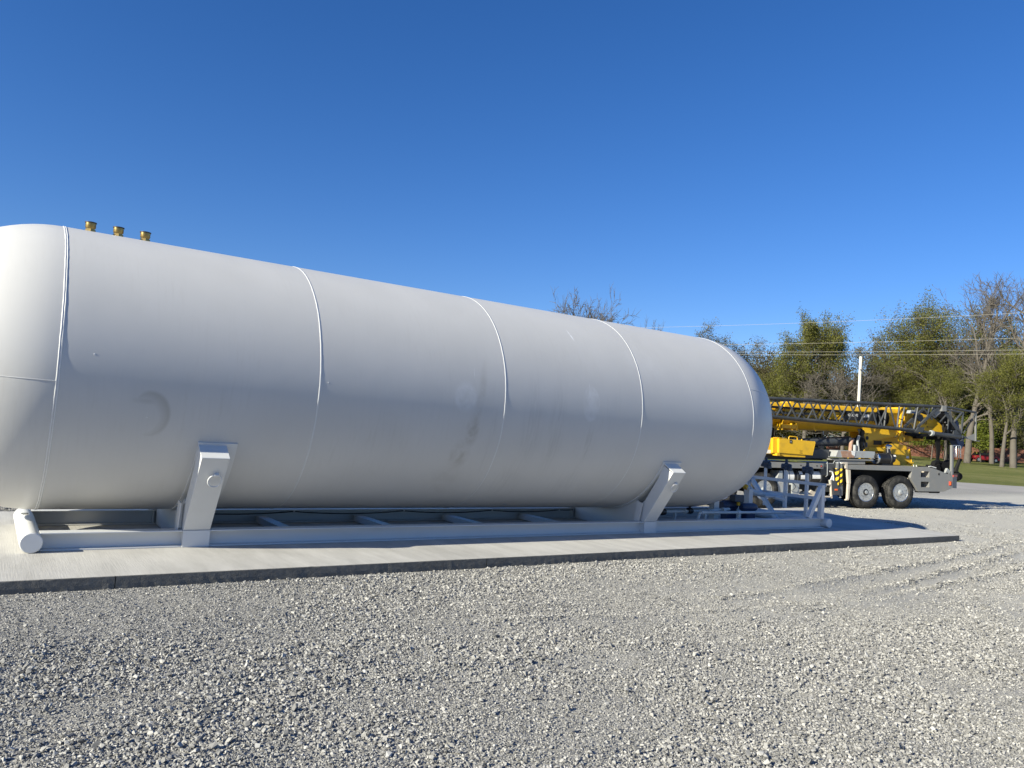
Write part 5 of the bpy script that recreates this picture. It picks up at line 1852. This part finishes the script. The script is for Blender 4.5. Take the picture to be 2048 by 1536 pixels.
# the wood behind them: one mass of budding saplings and undergrowth
def woodland():
    rg = random.Random(99)
    bases = []
    for sd, H, lv in ((71, 13, 3), (72, 11, 3), (73, 9, 3), (74, 6, 3)):
        segs, tips = grow(seed=sd, H=H, spread=0.45, levels=lv, trunk=0.12, r0=0.14, nlimb=12, kids=5, up=0.5 if H > 7 else 0.2, rmin=0.018)
        v, q = seg_mesh(segs, 1.0)
        bases.append((v, q, tips))
    TV, TQ, LV, LQ, LT, off, loff = [], [], [], [], [], 0, 0
    for k in range(125):
        px = rg.uniform(980, 2260)
        D = rg.uniform(110, 150)
        b = rg.choice(bases[:3]) if k < 90 else bases[3]
        if k >= 90:
            D = rg.uniform(108, 114)
        x, y = spot(px, D)
        z = tz(x, y)
        s = rg.uniform(1.0, 1.45) if k < 90 else rg.uniform(0.85, 1.25)
        if px < 1500:
            s *= 0.72
        ca, sa = math.cos(rg.uniform(0, 6.28)), math.sin(rg.uniform(0, 6.28))
        nrm = math.hypot(ca, sa) + 1e-6
        ca, sa = ca / nrm, sa / nrm
        Rm = np.array([[ca, -sa, 0], [sa, ca, 0], [0, 0, 1]], np.float32) * s
        v = b[0] @ Rm.T + np.array([x, y, z - 0.1], np.float32)
        TV.append(v)
        TQ.append(b[1] + off)
        off += len(v)
        t = np.array(b[2], np.float32) @ Rm.T + np.array([x, y, z], np.float32)
        lv, lq, ti = leaf_mesh(t, 13 if rg.random() < 0.6 else 7, 0.16, 0.6, 500 + k)
        LV.append(lv)
        LQ.append(lq + loff)
        LT.append(np.clip(ti * 0.7 + rg.uniform(-0.1, 0.35), 0, 1))
        loff += len(lv)
    me = fast_mesh('woodland', np.concatenate(TV), np.concatenate(TQ))
    me.materials.append(M['bark'])
    o = bpy.data.objects.new('woodland', me)
    COL.objects.link(o)
    tag(o, 'dense brown green wood of budding trees far behind the crane', 'woodland', kind='stuff')
    lm = leaf_object_mesh('foliage', np.concatenate(LV), np.concatenate(LQ), np.concatenate(LT), M['leaf_wood'])
    f = bpy.data.objects.new('foliage', lm)
    COL.objects.link(f)
    f.parent = o
    f['kind'] = 'stuff'
    print('woodland', off, loff)
woodland()

# ------------------------------------------------------------------ fence, car, pole, wires
fa, fb = np.array(spot(1660, 105)), np.array(spot(2140, 103))
fl = float(np.linalg.norm(fb - fa))
fd = (fb - fa) / fl
fn = np.array([-fd[1], fd[0]])
fence = thing('wooden_fence', 'red brown board fence along the back of the lawn under the trees', 'fence', (fa[0], fa[1], 0))
npan = int(fl / 2.44)
rr = random.Random(8)
for i in range(npan):
    mb = MB()
    for k in range(16):
        s0 = i * 2.44 + k * 0.1525
        p = fa + fd * (s0 + 0.07) - fa
        z = tz(*(p + fa)) - 0.05
        h = 1.85 + rr.uniform(-0.02, 0.02)
        mb.obox((p[0], p[1], z + h / 2), (fd[0] * 0.068, fd[1] * 0.068, 0), (fn[0] * 0.01, fn[1] * 0.01, 0), (0, 0, h / 2))
    mb.build('fence_panel', M['fence'], fence)
for i in range(npan + 1):
    p = fd * (i * 2.44)
    z = tz(*(p + fa))
    mb = MB()
    q = p + fn * 0.07
    mb.obox((q[0], q[1], z + 0.95), (0.05, 0, 0), (0, 0.05, 0), (0, 0, 0.98))
    mb.build('fence_post', M['fence'], fence)

cx, cy = spot(1972, 100)
car = thing('parked_car', 'dark red car parked in the shade before the board fence', 'car', (cx, cy, tz(cx, cy)))
car.rotation_euler = (0, 0, math.atan2(SIDE[1], SIDE[0]) + 0.12)
mb = MB()
prof_c = [(-1.9, 0.30), (-1.95, 0.55), (-1.85, 0.78), (-1.2, 0.86), (1.15, 0.86), (1.75, 0.76), (1.92, 0.55), (1.88, 0.30)]
mb.prism(prof_c, -0.78, 0.78)
mb.build('body', M['car'], car, bevel=0.08)
mb = MB()
v0 = [(-1.15, 0.86), (-0.75, 1.26), (0.35, 1.28), (0.95, 0.86)]
mb.prism(v0, -0.68, 0.68)
cb = mb.build('cabin', M['glass'], car, bevel=0.06)
mb = MB()
mb.prism([(-0.80, 1.27), (0.38, 1.29), (0.36, 1.32), (-0.76, 1.31)], -0.66, 0.66)
mb.build('roof', M['car'], cb, bevel=0.02)
for (u, s) in ((-1.2, -1), (1.2, -1), (-1.2, 1), (1.2, 1)):
    mb = MB()
    mb.lathe([(0.0, -0.1), (0.27, -0.1), (0.31, -0.06), (0.31, 0.06), (0.27, 0.1), (0.0, 0.1)], (u, s * 0.72, 0.31), (0, 1, 0), 20)
    w_ = mb.build('wheel', M['rubber'], car, smooth=40)
    mb = MB()
    mb.lathe([(0.0, 0.0), (0.17, 0.0), (0.19, 0.01)], (u, s * 0.822, 0.31), (0, -s, 0), 16)
    mb.build('rim', M['alloy'], w_)

px_, py_ = spot(1719.5, 64)
pz = tz(px_, py_)
pole = thing('utility_pole', 'sunlit bleached wooden pole rising behind the crane jib', 'pole', (px_, py_, pz))
mb = MB()
mb.tube([(0, 0, -0.5), (0.03, 0, 4.5), (0.08, 0, 9.53 - pz)], [0.15, 0.13, 0.115], 14)
mb.build('shaft', M['pole'], pole, smooth=50)
mb = MB()
hz = 9.53 - pz
mb.box(-0.20, 0.10, -0.16, -0.10, hz - 1.18, hz - 1.10)
mb.lathe([(0.05, 0), (0.06, 0.05), (0.03, 0.12), (0.03, 0.16)], (0.15, -0.05, hz - 0.02), (0, 0, 1), 8)
mb.box(0.04, 0.16, -0.16, -0.12, hz - 0.75, hz - 0.70)
mb.box(0.02, 0.14, -0.16, -0.12, hz - 1.7, hz - 1.45)
mb.build('bracket', M['dkgrey'], pole)
mb = MB()
mb.tube([(-0.15, -0.13, hz - 1.2), (-0.22, -0.13, hz - 3.5), (-0.20, -0.13, 0.2)], 0.014, 5)
mb.build('ground_wire', M['cable'], pole)
WIRES = ((12.53, (58.1, 42.5), (62.1, 25.4), 'topmost single wire crossing the sky well above the other three wires'),
         (10.74, (57.2, 46.0), (62.6, 25.6), 'second wire from the top in front of the trees'),
         (9.96, (56.7, 45.6), (63.4, 25.9), 'third wire down, close above the lowest wire'),
         (9.69, (56.5, 45.4), (63.7, 26.0), 'lowest wire of the four passing just over the white pole'))
for z, a, b, lab in WIRES:
    a, b = Vector((*a, z)), Vector((*b, z))
    d = b - a
    pts = []
    for k in range(41):
        t = -0.9 + 2.6 * k / 40
        pts.append(a + d * t + Vector((0, 0, 0.16 * ((t - 0.5) ** 2 - 0.25))))
    mb = MB()
    mb.tube(pts, 0.009, 5)
    w_ = mb.build('power_line', M['wire'], None, smooth=60)
    tag(w_, lab, 'wire', 'overhead wires behind the crane')
